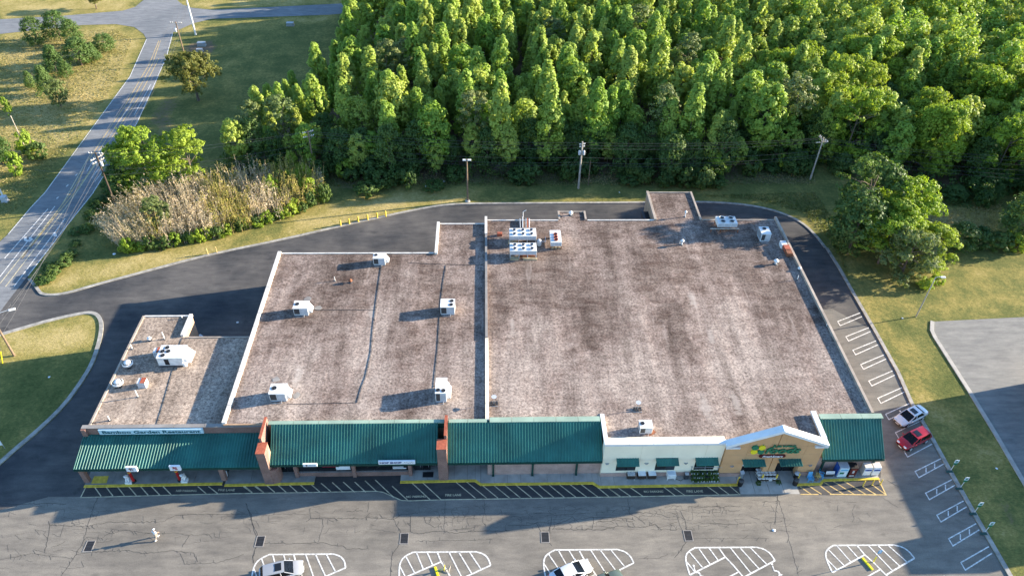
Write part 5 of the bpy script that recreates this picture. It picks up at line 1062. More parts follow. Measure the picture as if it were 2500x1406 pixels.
# red-brown hood on the right parapet
q = P(1917, 612, 6.0); t = thing('exhaust_hood', 'white and rust-red duct hood at the right parapet of the store', 'vent', (q.x, q.y, 6.0))
MB().box(q.x-.55, q.x+.35, q.y+.4, q.y+1.6, 6.0, 6.75).build('duct', 'white_metal', t, .02); MB().box(q.x-.45, q.x+.45, q.y-.75, q.y+.38, 6.3, 6.9).build('hood', 'red_brown', t, .02); MB().box(q.x-.4, q.x+.5, q.y-1.75, q.y-.78, 6.2, 6.8).build('hood', 'rust', t, .02)
# gas lines and seams across the shop roof
def roof_line(name, label, pts, r, mt, cat, z=6.0):
    w_ = PL(pts, z); t = thing(name, label, cat, w_[0]); MB().path([q+Vector((0, 0, r*.6+.03)) for q in w_], r*.6, 6).build('pipe', mt, t)
    for a, b_ in zip(w_, w_[1:]):
        L = (b_-a).length
        for i in range(1, int(L/2.6)+1):
            q = a.lerp(b_, i*2.6/L if L > 2.6 else .5)
            if i*2.6 < L: MB().box(q.x-.12, q.x+.12, q.y-.06, q.y+.06, z, z+.028).build('support_block', 'wood_dark', t)
roof_line('gas_pipe', 'dark gas pipe running down the left half of the shop roof', [(934, 640), (930, 665), (922, 720), (912, 800), (907, 860), (894, 920), (884, 945), (873, 983)], .055, 'dark_metal', 'pipe')
roof_line('gas_pipe', 'dark gas pipe running down the right half of the shop roof', [(1090, 648), (1083, 690), (1077, 740), (1070, 850), (1064, 905), (1060, 946)], .05, 'dark_metal', 'pipe')
roof_line('gas_pipe', 'dark gas pipe crossing the rear of the shop roof', [(1000, 642), (1060, 645), (1180, 648)], .045, 'dark_metal', 'pipe')
roof_line('gas_pipe', 'dark gas pipe crossing the front of the shop roof', [(700, 987), (780, 985), (873, 983)], .04, 'dark_metal', 'pipe')
roof_line('gas_pipe', 'short dark gas pipe left of the middle of the shop roof', [(770, 757), (830, 757), (918, 757)], .04, 'dark_metal', 'pipe')
roof_line('gas_pipe', 'dark gas pipe running down the restaurant roof', [(446, 825), (437, 850), (420, 915), (400, 985), (383, 1040)], .045, 'dark_metal', 'pipe', 5.05)
# torn roofing felt beside units
for px, lb in (((752, 730), 'scrap of dark roofing felt behind the left middle rooftop unit'), ((778, 752), 'scrap of dark roofing felt right of the left middle rooftop unit'), ((674, 926), 'scrap of dark roofing felt behind the front left rooftop unit'), ((723, 965), 'scrap of dark roofing felt right of the front left rooftop unit')):
    q = P(px[0], px[1], 6.0); t = thing('felt_scrap', lb, 'scrap', (q.x, q.y, 6.0)); n_ = 9
    pts = [(q.x+rnd.uniform(.35, .75)*math.cos(i*6.283/n_), q.y+rnd.uniform(.25, .6)*math.sin(i*6.283/n_)) for i in range(n_)]
    MB().prism(pts, 6.003, 6.03).build('sheet', 'coping_grey', t)
# satellite-style mounts
for px, lb in (((1206, 986), 'grey block-weighted antenna mount beside the party wall'), ((1556, 1000), 'block-weighted antenna mount with pole near the front of the store roof')):
    q = P(px[0], px[1], 6.0); t = thing('antenna_mount', lb, 'antenna', (q.x, q.y, 6.0))
    MB().box(q.x-.5, q.x+.5, q.y-.4, q.y-.34, 6.0, 6.06).build('frame', 'grey_metal', t); MB().box(q.x-.5, q.x+.5, q.y+.34, q.y+.4, 6.0, 6.06).build('frame', 'grey_metal', t)
    for i in range(3):
        for yy_ in (-.25, .08): MB().box(q.x-.48+i*.35, q.x-.22+i*.35, q.y+yy_, q.y+yy_+.18, 6.07, 6.25).build('ballast_block', 'dark_metal', t)
    MB().tube((q.x, q.y, 6.0), (q.x, q.y, 7.3), .035, .03, 8).build('mast', 'grey_metal', t); MB().lathe((q.x, q.y+.1, 7.1), [(.05, .0), (.25, .08), (.33, .16)], 12).build('dish', 'pale_grey_metal', t)
# rust stained patch and ponding marks
for px, s_, mt in (((1585, 1054), 1.0, 'rust'),):
    q = P(px[0], px[1], 6.0); pts = [(q.x+s_*rnd.uniform(.7, 1.1)*math.cos(i*.5236)*.9, q.y+s_*rnd.uniform(.35, .6)*math.sin(i*.5236)) for i in range(12)]
    tag(MB().sheet(pts, 6.004).build('roof_stain', mt), kind='structure')
# ================================================================== POLES AND WIRES
def util_pole(label, base, h, r=.16, mat='wood_pole', arms=(), extra=None, name='utility_pole', cat='pole'):
    b_ = Vector(base); t = thing(name, label, cat, b_); top = b_+Vector((0, 0, h))
    MB().tube(b_, top, r, r*.65, 10).build('mast', mat, t)
    for z, L, ang in arms:
        d = Vector((math.cos(ang), math.sin(ang), 0)); c0 = b_+Vector((0, 0, z)); mb = MB().rbox(c0+Vector((-math.sin(ang), math.cos(ang), 0))*.16, (L, .11, .13), ang); am = mb.build('crossarm', 'wood_pale', t)
        for s_ in (-.92, -.55, .55, .92):
            q = c0+d*(L/2*s_)+Vector((0, 0, .065)); MB().lathe(q, [(.05, .0), (.08, .06), (.05, .12), (.08, .18), (.03, .24)], 8).build('insulator', 'stone_white', am)
        MB().tube(c0+d*(L*.4), b_+Vector((0, 0, z-.7)), .025, .025, 5).build('brace', 'grey_metal', t)
    if extra == 'transformer':
        for dx in ((.38, -.3), (-.38, -.3)): MB().lathe(b_+Vector((dx[0], dx[1]*.3, h-2.6)), [(.2, 0), (.24, .05), (.24, .75), (.16, .85), (.05, .95)], 12).build('transformer', 'pale_grey_metal', t)
    if extra == 'one_can': MB().lathe(b_+Vector((-.42, -.1, h-2.3)), [(.2, 0), (.24, .05), (.24, .8), (.16, .9), (.05, 1.0)], 12).build('transformer', 'white_metal', t)
    return t
PA = P(1412, 460); PB = P(770, 425); PC = P(1978, 438); PD = P(232, 372, 11); PD.z = 0
util_pole('pale weathered utility pole with stacked insulators behind the store', PA, 9.8, .2, 'wood_pale', ((9.2, 1.0, .2), (8.7, .9, .2)), 'transformer')
util_pole('utility pole with slanted crossarms at the right end of the bamboo', PB, 9.2, .17, 'wood_pole', ((8.8, 2.0, .5), (7.9, 2.0, .5)))
util_pole('weathered grey utility pole with crossed arms by the right clump of trees', PC, 9.0, .17, 'wood_pale', ((8.7, 2.2, 1.9), (7.9, 2.3, .15)))
util_pole('dark utility pole crowded with insulators beside the road', PD, 11.0, .18, 'wood_dark', ((10.7, 2.4, -.05), (9.9, 2.4, 1.0), (9.2, 2.2, 1.0)), 'transformer')
util_pole('thin bare wooden pole next to the pale weathered pole', P(1436, 452), 5.2, .10, 'wood_pole')
PE = P(457, 157); PF = P(478, 86)
util_pole('dark utility pole with white transformer beside the lone oak', PE, 10.0, .17, 'wood_pole', ((9.7, 2.6, -.05),), 'one_can'); util_pole('tall white utility pole at the corner of the cross road', PF, 11.5, .24, 'white_metal', ((11.2, 2.4, -.05),), 'one_can')
util_pole('thin leaning pole in the meadow left of the road', P(62, 362), 7.0, .10, 'wood_pale'); 
q = P(2, 488); util_pole('pale pole with meter box cut by the left edge', q+Vector((.4, .4, 0)), 9.5, .14, 'white_metal'); 
mb_ = thing('meter_box', 'pale green meter box at the foot of the pole at the left edge', 'box', P(13, 492)); q = P(13, 492); MB().box(q.x-.45, q.x+.45, q.y-.4, q.y+.4, .1, 1.15).build('cabinet', 'pale_grey_metal', mb_, .03); MB().box(q.x-.55, q.x+.55, q.y-.5, q.y+.5, 0, .1).build('pad', 'concrete', mb_)
q = P(35, 868); lp = util_pole('brown utility pole with street lamp arm on the left grass island', q, 8.2, .17, 'wood_pole', (), None); d = Vector((2.1, .9, 0))
MB().path([q+Vector((0, 0, 7.2)), q+Vector((1.1, .5, 7.75)), q+d+Vector((0, 0, 7.85))], .05, 6).build('lamp_arm', 'pale_grey_metal', lp); MB().rbox(q+d*1.12+Vector((0, 0, 7.8)), (.85, .38, .2), .4).build('lamp_head', 'white_metal', lp, .06)
MB().tube(q+Vector((-.9, -1.5, 0)), q+Vector((0, 0, 6.2)), .03, .03, 5).build('guy_wire', 'wire', lp); MB().tube(q+Vector((-.9, -1.5, 0)), q+Vector((-.62, -1.03, 1.9)), .07, .07, 6).build('guy_guard', 'yellow_letter', lp)
# double-headed yard light, single lamp post at the right
q = P(1142, 491); t = thing('light_pole', 'brown wooden light pole with two white lamp heads behind the drive', 'light pole', q); MB().tube(q, q+Vector((0, 0, 8.7)), .17, .12, 10).build('mast', 'wood_pole', t)
MB().lathe(q, [(.5, .0), (.45, .12), (.2, .2)], 12).build('footing', 'concrete', t)
for s_ in (-1, 1): MB().rbox(q+Vector((s_*.42, 0, 8.55)), (.62, .36, .22), 0).build('lamp_head', 'white_metal', t, .05); MB().tube(q+Vector((0, 0, 8.4)), q+Vector((s_*.3, 0, 8.5)), .04, .04, 6).build('bracket', 'grey_metal', t)
q = P(2236, 773); t = thing('lamp_post', 'grey metal lamp post on the lawn right of the side lane', 'lamp post', q); MB().tube(q, q+Vector((0, 0, 7.8)), .10, .07, 10).build('mast', 'grey_metal', t); MB().path([q+Vector((0, 0, 7.75)), q+Vector((.4, 0, 7.95)), q+Vector((.8, 0, 7.9))], .045, 6).build('arm', 'grey_metal', t); MB().rbox(q+Vector((1.1, 0, 7.88)), (.7, .34, .16), 0).build('lamp_head', 'white_metal', t, .04)
# wires
def wire(label, a, b_, sag, r=.016):
    a, b_ = Vector(a), Vector(b_); pts = [a.lerp(b_, i/20)-Vector((0, 0, 4*sag*(i/20)*(1-i/20))) for i in range(21)]
    t = MB()
    t.path(pts, r, 4); o = t.build('overhead_wire', 'wire'); tag(o, label, 'wire', 'overhead wires'); return o
W1 = 'overhead wire of the bundle strung between the bamboo pole and the pale pole'; W2 = 'overhead wire of the bundle strung between the pale pole and the grey right pole'; W3 = 'overhead wire of the bundle leaving to the right of the tree clump'; W4 = 'overhead wire strung between the road pole and the bamboo pole'; W5 = 'overhead wire strung along the road between the oak pole and the road pole'; W6 = 'overhead wire strung between the oak pole and the white corner pole'
def hz(p, z, o=(0, 0)): return Vector((p.x+o[0], p.y+o[1], z))
for k, z in enumerate((9.6, 9.1, 8.5, 6.6, 5.6, 5.1)):
    wire(W1, hz(PB, min(9, z*.95)), hz(PA, z), .7+.1*k); wire(W2, hz(PA, z), hz(PC, min(8.9, z*.95)), .6+.1*k, .020 if k == 4 else .016)
    wire(W3, hz(PC, min(8.9, z*.95)), P(2500, 405+k*11, 9.5-k*.7)+Vector((14, 2, 0)), .9)
for k, z in enumerate((10.6, 9.9, 7.5, 6.6)): wire(W4, hz(PD, z), hz(PB, min(9, z*.9)), .6+.2*k)
for k, z in enumerate((9.9, 9.9, 9.9, 7.4, 6.6)):
    o = (-1.1+1.1*k, 0) if k < 3 else (0, 0); wire(W5, hz(PE, z, o), hz(PD, z+.6, o), .7+.15*k, .02); wire(W6, hz(PE, z, o), hz(PF, z+1.3, o), .4)
    if k in (0, 2, 3): wire('overhead wire running from the road pole down past the drive mouth', hz(PD, z+.6, o), P(10-k*12, 808, 8.0), 1.0, .02)
wire('service wire from the road pole to the meadow pole at the left', hz(PD, 7.0), P(38, 312, 7), .5); wire('service wire crossing the road to the left edge', hz(PD, 6.4), P(-30, 395, 7), .5)
# ================================================================== SMALL STREET THINGS
def bollard(label, px, h, r=.09, grp='yellow bollards', mat='kerb_yellow', z=0.0, tilt=(0, 0)):
    q = P(*px); t = thing('bollard', label, 'bollard', (q.x, q.y, z), grp); MB().tube((q.x, q.y, z), (q.x+tilt[0], q.y+tilt[1], z+h), r, r, 12).build('post', mat, t); MB().lathe((q.x+tilt[0], q.y+tilt[1], z+h), [(r, 0), (r*.8, r*.5), (r*.3, r*.8)], 12).build('dome', mat, t)
for k, px in enumerate(((832, 552), (853, 548), (875, 543), (898, 538), (921, 533), (942, 529))): bollard(['leftmost', 'second', 'third', 'fourth', 'fifth', 'rightmost'][k]+' of the six yellow bollards on the verge behind the drive', px, 1.1, .14, 'six bollards behind the drive')
for k, px in enumerate(((508, 622), (530, 618))): bollard(['left', 'right'][k]+' of the two pale yellow posts on the verge in front of the bamboo', px, 1.25, .08, 'two posts in front of the bamboo', 'wood_pale' if False else 'paint_yellow')
for lb, px in (('yellow bollard left of the left store door', (1800, 1180)), ('yellow bollard in front of the stacked bags, left one', (1858, 1174)), ('yellow bollard in front of the stacked bags, right one', (1892, 1174)), ('yellow bollard right of the right store door', (1946, 1172))): bollard(lb, px, 1.15, .10, 'bollards at the store doors', z=.15)
for lb, px in (('leftmost thin yellow post on the hatched zone at the right end', (2106, 1186)), ('middle thin yellow post on the hatched zone at the right end', (2128, 1184)), ('rightmost thin yellow post at the hatched corner', (2148, 1183))): bollard(lb, px, 1.0, .07, 'posts on the right hatched zone', z=.025)
# pick-up signs along the right kerb
for k, px in enumerate(((2320.5, 1148), (2344.5, 1190), (2378, 1251), (2404, 1299))):
    q = P(*px); t = thing('pickup_sign', 'green and white pick-up sign on the right kerb, '+['first', 'second', 'third', 'fourth'][k]+' from the red car', 'sign', (q.x, q.y, .14), 'pick-up signs')
    MB().tube((q.x, q.y, .14), (q.x, q.y, 2.2), .035, .035, 8).build('post', 'white_metal', t); MB().box(q.x-.24, q.x+.24, q.y-.06, q.y-.035, 1.25, 1.62).build('lower_panel', 'green_letter', t); u = MB().box(q.x-.26, q.x+.26, q.y-.06, q.y-.035, 1.64, 2.2).build('upper_panel', 'sign_white', t)
    MB().box(q.x-.14, q.x+.14, q.y-.072, q.y-.062, 1.78, 2.06).build('symbol', 'green_letter', u); MB().box(q.x-.75, q.x+.1, q.y-.42, q.y-.05, .142, .16).build('base_plate', 'green_dark', t)
# wheel stops with accessible sign and with the broken sign
def wheelstop(label, px, px2):
    a, b_ = P(*px), P(*px2); c0 = (a+b_)/2; t = thing('wheel_stop', label, 'wheel stop', (c0.x, c0.y, .017), 'yellow wheel stops'); ang = math.atan2(b_.y-a.y, b_.x-a.x); L = (b_-a).length; Rm = Matrix.Rotation(ang, 3, 'Z')
    mb = MB(); pr = [(-.14, 0), (.14, 0), (.10, .15), (-.10, .15)]; vs = [c0+Rm @ Vector((s_*L/2, y, z+.018)) for s_ in (-1, 1) for y, z in pr]
    mb.add(vs, [(0, 1, 5, 4), (1, 2, 6, 5), (2, 3, 7, 6), (3, 0, 4, 7), (3, 2, 1, 0), (4, 5, 6, 7)]); mb.build('block', 'yellow_letter', t)
wheelstop('yellow wheel stop beside the blue accessible parking sign', (2105, 1362), (2130, 1391)); wheelstop('yellow wheel stop under the broken sign at the bottom edge', (1062, 1384), (1070, 1408))
q = P(2132, 1371); t = thing('accessible_sign', 'blue accessible parking sign on a yellow post at the bottom right', 'sign', (q.x, q.y, .017)); MB().tube((q.x, q.y, .017), (q.x, q.y, 1.1), .06, .06, 10).build('sleeve', 'yellow_letter', t); MB().tube((q.x, q.y, 1.1), (q.x, q.y, 2.5), .03, .03, 8).build('post', 'grey_metal', t)
u = MB().box(q.x-.2, q.x+.2, q.y-.05, q.y-.025, 1.9, 2.5).build('panel', 'blue_paint', t); MB().box(q.x-.09, q.x+.09, q.y-.06, q.y-.052, 2.12, 2.38).build('symbol', 'sign_white', u)
q = P(1084, 1392); t = thing('broken_sign', 'broken yellow sign post with twisted debris at the bottom edge', 'sign', (q.x, q.y, .017)); MB().tube((q.x, q.y, .017), (q.x+.1, q.y+.1, 1.0), .06, .06, 10).build('sleeve', 'yellow_letter', t); MB().tube((q.x+.1, q.y+.1, 1.0), (q.x-.05, q.y+.2, 1.7), .03, .03, 8).build('post', 'grey_metal', t)
MB().rbox((q.x-.5, q.y-.1, .3), (.7, .05, .5), .5, 0, ('X', .5)).build('fallen_panel', 'green_letter', t); MB().path([(q.x+.2, q.y, .1), (q.x+.7, q.y+.3, .4), (q.x+.5, q.y-.3, .08)], .05, 6).build('bent_strut', 'wood_pale', t)
# accessible sign near the left edge: small white sign
q = P(12, 1094); t = thing('roadside_sign', 'small white sign on a post at the left edge of the grass island', 'sign', (q.x, q.y, 0)); MB().tube(q, q+Vector((0, 0, 1.5)), .04, .04, 8).build('post', 'grey_metal', t); MB().box(q.x-.9, q.x+.05, q.y-.06, q.y-.035, .7, 1.5).build('panel', 'sign_white', t); MB().box(q.x-.6, q.x-.3, q.y-.07, q.y-.061, .95, 1.25).build('symbol', 'dark_metal', t)
# ---- porch statues and red columns
def lion(label, px, flip):
    q = P(px[0], px[1], .15); x, y = q.x, q.y; t = thing('lion_statue', label, 'statue', (x, y, .15), 'white lion statues'); s_ = -1 if flip else 1
    MB().box(x-.38, x+.38, y-.3, y+.3, .15, .5).build('plinth', 'stone_white', t, .03)
    me_ = bpy.data.meshes.new('lion'); J = [((0, .12, .75), .24), ((0, .02, 1.05), .24), ((0, -.10, 1.32), .20), ((s_*.02, -.22, 1.62), .24), ((s_*.04, -.40, 1.55), .12), ((.14, -.22, .85), .09), ((.15, -.27, .55), .08), ((-.14, -.22, .85), .09), ((-.15, -.27, .55), .08), ((.24, .05, .62), .16), ((-.24, .05, .62), .16), ((0, .34, .9), .06), ((0, .36, 1.25), .07)]
    E_ = [(0, 1), (1, 2), (2, 3), (3, 4), (1, 5), (5, 6), (1, 7), (7, 8), (0, 9), (0, 10), (0, 11), (11, 12)]
    me_.from_pydata([j[0] for j in J], E_, []); o = bpy.data.objects.new('lion', me_); COL.objects.link(o); o.parent = t; o.location = (0, 0, -.13); me_.materials.append(MATS['stone_white'])
    md = o.modifiers.new('skin', 'SKIN'); 
    for i, j in enumerate(J): me_.skin_vertices[0].data[i].radius = (j[1], j[1])
    me_.skin_vertices[0].data[0].use_root = True; o.modifiers.new('sub', 'SUBSURF').levels = 1; o.modifiers['sub'].render_levels = 1
    mb = MB()
    for k in range(10): a = k*.63; mb.lathe((x+s_*.02+.22*math.cos(a), y-.12+.08*math.sin(a*2), .15+1.36+.22*math.sin(a)), [(.02, -.06), (.07, 0), (.02, .06)], 6)
    mb.build('mane', 'stone_white', t); MB().box(x-.05, x+.06, y-.42, y-.395, 1.48, 1.53).build('mouth', 'black', t)
lion('white lion statue left of the red column under the left hanging sign', (316, 1177), False); lion('white lion statue right of the red column under the right hanging sign', (452, 1174), True)
for px, lb in (((327, 1175), 'red porch column with black foot beside the left lion'), ((440, 1172), 'red porch column with black foot beside the right lion')):
    q = P(px[0], px[1], .15); t = thing('red_column', lb, 'column', (q.x, q.y, .15), 'red porch columns'); MB().lathe((q.x, q.y, .15), [(.3, 0), (.3, .12), (.22, .2)], 14).build('foot', 'black', t); MB().tube((q.x, q.y, .36), (q.x, q.y, 3.1), .17, .17, 14).build('shaft', 'red_paint', t); MB().lathe((q.x, q.y, 2.0), [(.18, 0), (.2, .05), (.18, .1)], 14).build('band', 'yellow_letter', t)
q = P(553, 1163, .15); t = thing('menu_board', 'dark menu board on an easel behind the right porch post', 'board', (q.x, q.y, .15)); MB().rbox((q.x, q.y, .8), (.6, .05, 1.1), 0, 0, ('X', -.2)).build('board', 'dark_metal', t); MB().rbox((q.x, q.y-.04, .85), (.48, .02, .85), 0, 0, ('X', -.2)).build('sheet', 'sign_white', t)
# door mat
q = P(1045, 1158, .15); t = thing('door_mat', 'black door mat before the right shop door', 'mat', (q.x, q.y, .155)); MB().box(q.x-.65, q.x+.65, q.y-.38, q.y+.38, .156, .17).build('mat', 'black', t); MB().box(q.x-.6, q.x+.6, q.y-.33, q.y+.33, .171, .176).build('pile', 'tyre', t)
# ---- goods along the store front
def display_bin(label, px, w_, d_, h_, top, front, leg):
    q = P(px[0], px[1], .15); x, y = q.x, q.y; t = thing('display_bin', label, 'display', (x, y, .15), 'display bins on the walk')
    MB().box(x-w_/2, x+w_/2, y, y+d_, .15+h_*.3, .15+h_).build('bin', front, t); MB().box(x-w_/2+.04, x+w_/2-.04, y+.04, y+d_-.04, .15+h_+.002, .15+h_+.10).build('goods', top, t)
    for sx in (-1, 1):
        for yy_ in (y+.03, y+d_-.1): MB().box(x+sx*(w_/2-.06)-.04, x+sx*(w_/2-.06)+.04, yy_, yy_+.07, .15, .15+h_*.3-.002).build('leg', leg, t)
    for i in range(5): MB().box(x-w_/2+.08+i*(w_-.16)/5, x-w_/2+.02+(i+1)*(w_-.16)/5, y-.02, y-.002, .15+h_*.4, .15+h_*.9).build('slat', front, t)
display_bin('dark display bin with pale goods, leftmost on the store walk', (1540, 1172), 1.0, .9, .85, 'bag_white', 'bag_dark', 'pale_grey_metal'); display_bin('dark display bin with white top, middle of the three', (1566, 1172), 1.0, .9, .85, 'sign_white', 'bag_dark', 'grey_metal'); display_bin('dark display bin with white top, right of the three', (1591, 1171.5), 1.0, .9, .85, 'sign_white', 'bag_dark', 'grey_metal')
display_bin('white display table standing alone on the store walk', (1638, 1172), 1.05, .9, .95, 'sign_white', 'white_metal', 'white_metal')
q = P(1675, 1170, .15); t = thing('pump_stand', 'small dark pump stand with hose left of the plant rack', 'stand', (q.x, q.y, .15)); MB().box(q.x-.25, q.x+.25, q.y, q.y+.35, .15, 1.0).build('body', 'dark_metal', t); MB().box(q.x-.22, q.x+.22, q.y+.02, q.y+.33, 1.002, 1.15).build('top', 'pale_grey_metal', t); MB().path([(q.x-.2, q.y, .5), (q.x-.7, q.y-.2, .18), (q.x-1.3, q.y+.1, .18), (q.x-1.7, q.y+.1, .5)], .025, 6).build('hose', 'black', t)
a, b_ = P(1688, 1180, .15), P(1755, 1180, .15); t = thing('plant_rack', 'tiered rack packed with dark green plants beside the tan gable', 'plant rack', ((a.x+b_.x)/2, a.y+.6, .15))
for k, (yy_, z) in enumerate(((.15, .45), (.55, .75), (.95, 1.05))): MB().box(a.x, b_.x, a.y+yy_-.05, a.y+yy_+.3, z-.04, z).build('shelf', 'dark_metal', t)
for sx in (a.x+.05, (a.x+b_.x)/2, b_.x-.05): MB().box(sx-.03, sx+.03, a.y+1.18, a.y+1.24, .15, 2.0).build('upright', 'grey_metal', t)
MB().path([(a.x-.1, a.y+1.0, 2.0), (b_.x+.3, a.y+1.0, 2.0), (b_.x+.3, a.y+1.4, 2.0), (a.x-.1, a.y+1.4, 2.0), (a.x-.1, a.y+1.0, 2.0)], .03, 6).build('top_frame', 'grey_metal', t)
C = []
for k in range(230): u_, v_ = rnd.uniform(0, 1), rnd.uniform(0, 1.1); C.append((a.x+(b_.x-a.x)*u_, a.y+.05+v_, .35+.55*v_+rnd.uniform(0, .3)))
C = np.array(C); Cl, Nl = clumps(rng, C-np.array([list(t.location)]), np.full(len(C), .16), 10, .8)
o = bpy.data.objects.new('plants', leaf_mesh('plants', Cl, Nl, .15, 'leaf_dark', rng)); COL.objects.link(o); o.parent = t
mb = MB()
for k in range(36): x, y = rnd.uniform(a.x, b_.x), rnd.choice((.05, .4, .8)); mb.tube((x, a.y+y-.02, .4+.7*y), (x, a.y+y-.02, .52+.7*y), .055, .07, 6)
tag(mb.build('pots', 'stone_white', t), kind='stuff')
# stacked bags on pallets between the doors: every bag its own thing
a, b_ = P(1858, 1176, .15), P(1893, 1176, .15)
t = thing('pallet', 'wooden pallet carrying the stacked bags between the doors', 'pallet', ((a.x+b_.x)/2, a.y+.5, .15)); 
for k in range(5): MB().box(a.x-.35, b_.x+.15, a.y+.02+k*.3, a.y+.2+k*.3, .24, .28).build('plank', 'wood_pale', t)
for k in range(3): MB().box(a.x-.3+k*.85, a.x-.2+k*.85, a.y+.02, a.y+1.4, .15, .238).build('bearer', 'wood_dark', t)
bagm = []
for v in range(3):
    mb = MB(); n_ = 10; r0 = random.Random(v)
    prof = [(.42, .30, 0), (.46, .34, .05), (.44, .32, .11), (.3, .2, .145)]
    vs = [(px_*math.copysign(abs(math.cos(i*6.283/n_))**.5, math.cos(i*6.283/n_))*.5*(1+r0.uniform(-.05, .05)), py_*math.copysign(abs(math.sin(i*6.283/n_))**.5, math.sin(i*6.283/n_))*.5*(1+r0.uniform(-.05, .05)), z) for px_, py_, z in prof for i in range(n_)]
    mb.add(vs, [(k*n_+i, k*n_+(i+1) % n_, (k+1)*n_+(i+1) % n_, (k+1)*n_+i) for k in range(3) for i in range(n_)]+[tuple(range(30, 40))], 0, True); bagm.append(mb)
for row in range(4):
    for colm in range(5):
        x = a.x-.25+colm*.46; y = a.y+.18+row*.36
        lay = 5 if row > 0 else 3
        for L in range(lay):
            top = L == lay-1; mt = 'bag_white' if (top or rnd.random() < .35) else 'bag_dark'
            src = bagm[(row+colm+L) % 3]; m2 = MB(); m2.v = [(vx+x+rnd.uniform(-.0, .0), vy+y, vz+.285+L*.15) for vx, vy, vz in src.v]; m2.f = src.f; m2.mi = src.mi; m2.sm = src.sm
            o = m2.build('garden_bag', mt); tag(o, 'white garden bag lying on top of the pallet stack between the doors' if top else ('white garden bag inside the pallet stack between the doors' if mt == 'bag_white' else 'dark garden bag inside the pallet stack between the doors'), 'bag', 'white bags on top of the pallet' if top else ('white bags in the stack' if mt == 'bag_white' else 'dark bags in the stack'))
for px, lb, key in (((1850, 1183), 'small green plant at the left foot of the bag stack', 'shrub'), ((1899, 1181), 'small green plant at the right foot of the bag stack', 'shrub')):
    q = P(*px); tree(key, q.x, q.y, .5, .2, 'potted_plant', lb, 'plant', None, .15)
# waste bins by the doors
for px, lb in (((1806, 1184), 'black waste bin beside the left store door'), ((1940, 1182), 'black waste bin beside the right store door'), ((1942, 1166), 'dark waste bin with grey lid at the corner of the right door')):
    q = P(px[0], px[1], .15); t = thing('waste_bin', lb, 'bin', (q.x, q.y, .15), 'waste bins'); MB().lathe((q.x, q.y, .15), [(.27, 0), (.3, .1), (.32, .85), (.33, .9)], 16).build('drum', 'black', t); MB().lathe((q.x, q.y, 1.05), [(.34, 0), (.33, .08), (.2, .22), (.14, .24)], 16).build('lid', 'dark_metal' if 'grey' not in lb else 'pale_grey_metal', t)
q = P(1809, 1166, .15); t = thing('cart_stand', 'grey wipes stand beside the left store door', 'stand', (q.x, q.y, .15)); MB().box(q.x-.2, q.x+.2, q.y, q.y+.35, .15, 1.0).build('post', 'grey_metal', t); MB().rbox((q.x, q.y+.1, 1.12), (.5, .45, .1), .3, 0, ('X', .4)).build('tray', 'pale_grey_metal', t)
# blue chairs, barrel table, machines at the right end
def porch_chair(label, px, rz):
    q = P(px[0], px[1], .15); t = thing('porch_chair', label, 'chair', (0, 0, 0), 'blue porch chairs')
    MB().box(-.28, .28, -.25, .25, .38, .42).build('seat', 'blue_paint', t)
    for i in range(5): MB().rbox((-.22+i*.11, .32, .80), (.09, .03, .85), 0, 0, ('X', -.2)).build('back_slat', 'blue_paint', t)
    for sx in (-1, 1):
        MB().box(sx*.33-.05, sx*.33+.05, -.32, .25, .60, .63).build('armrest', 'blue_paint', t); MB().box(sx*.30-.03, sx*.30+.03, -.28, -.22, 0, .598).build('leg', 'blue_paint', t); MB().box(sx*.30-.03, sx*.30+.03, .2, .26, 0, .598).build('leg', 'blue_paint', t)
    t.location = (q.x, q.y, .15); t.rotation_euler = (0, 0, rz)
porch_chair('light blue porch chair facing the lot, left of the barrel', (1976, 1172), 0.0); porch_chair('light blue porch chair turned sideways, right of the barrel', (2003, 1164), 1.1)
q = P(1992, 1171, .15); t = thing('barrel_table', 'wooden barrel table with dry plants between the blue chairs', 'barrel', (q.x, q.y, .15)); MB().lathe((q.x, q.y, .15), [(.22, 0), (.28, .3), (.22, .65)], 14).build('barrel', 'wood_pole', t)
for z in (.12, .5): MB().lathe((q.x, q.y, .15+z), [(.26 if z < .3 else .265, 0), (.285, .03), (.26, .06)], 14).build('hoop', 'dark_metal', t)
C = np.array([(rnd.uniform(-.25, .25), rnd.uniform(-.2, .3), .7+rnd.uniform(0, .4)) for k in range(40)]); Cl, Nl = clumps(rng, C, np.full(40, .12), 8); o = bpy.data.objects.new('dry_plant', leaf_mesh('dry_plant', Cl, Nl, .13, 'straw_gold', rng)); COL.objects.link(o); o.parent = t
def machine(label, px, w_, d_, h_, body, face, name, art=None, side=None):
    q = P(px[0], px[1], .15); x, y = q.x, q.y; t = thing(name, label, 'machine', (x, y, .15)); MB().box(x-w_/2, x+w_/2, y+.02, y+d_, .22, .15+h_).build('cabinet', body, t, .02); MB().box(x-w_/2+.05, x+w_/2-.05, y+.06, y+d_-.05, .15, .218).build('feet', 'black', t)
    f_ = MB().box(x-w_/2+.04, x+w_/2-.04, y-.01, y+.018, .3, h_+.08).build('front_panel', face, t)
    for ax, az, aw, ah, mt in art or (): MB().box(x+ax-aw/2, x+ax+aw/2, y-.022, y-.012, .15+az-ah/2, .15+az+ah/2).build('artwork', mt, f_)
    return t
machine('bright blue drinks vending machine by the pink brick wall', (2053, 1165), 1.15, .95, 1.9, 'pale_grey_metal', 'sign_pale_blue', 'vending_machine', ((0, 1.5, .9, .25, 'blue_paint'), (-.15, .9, .55, .35, 'green_letter'), (.25, .75, .35, .6, 'sign_white')))
MB().box(P(2053, 1165, .15).x-.66, P(2053, 1165, .15).x-.585, P(2053, 1165).y+.05, P(2053, 1165).y+.95, .3, 1.95).build('side_art', 'deep_blue', bpy.data.objects['vending_machine'])
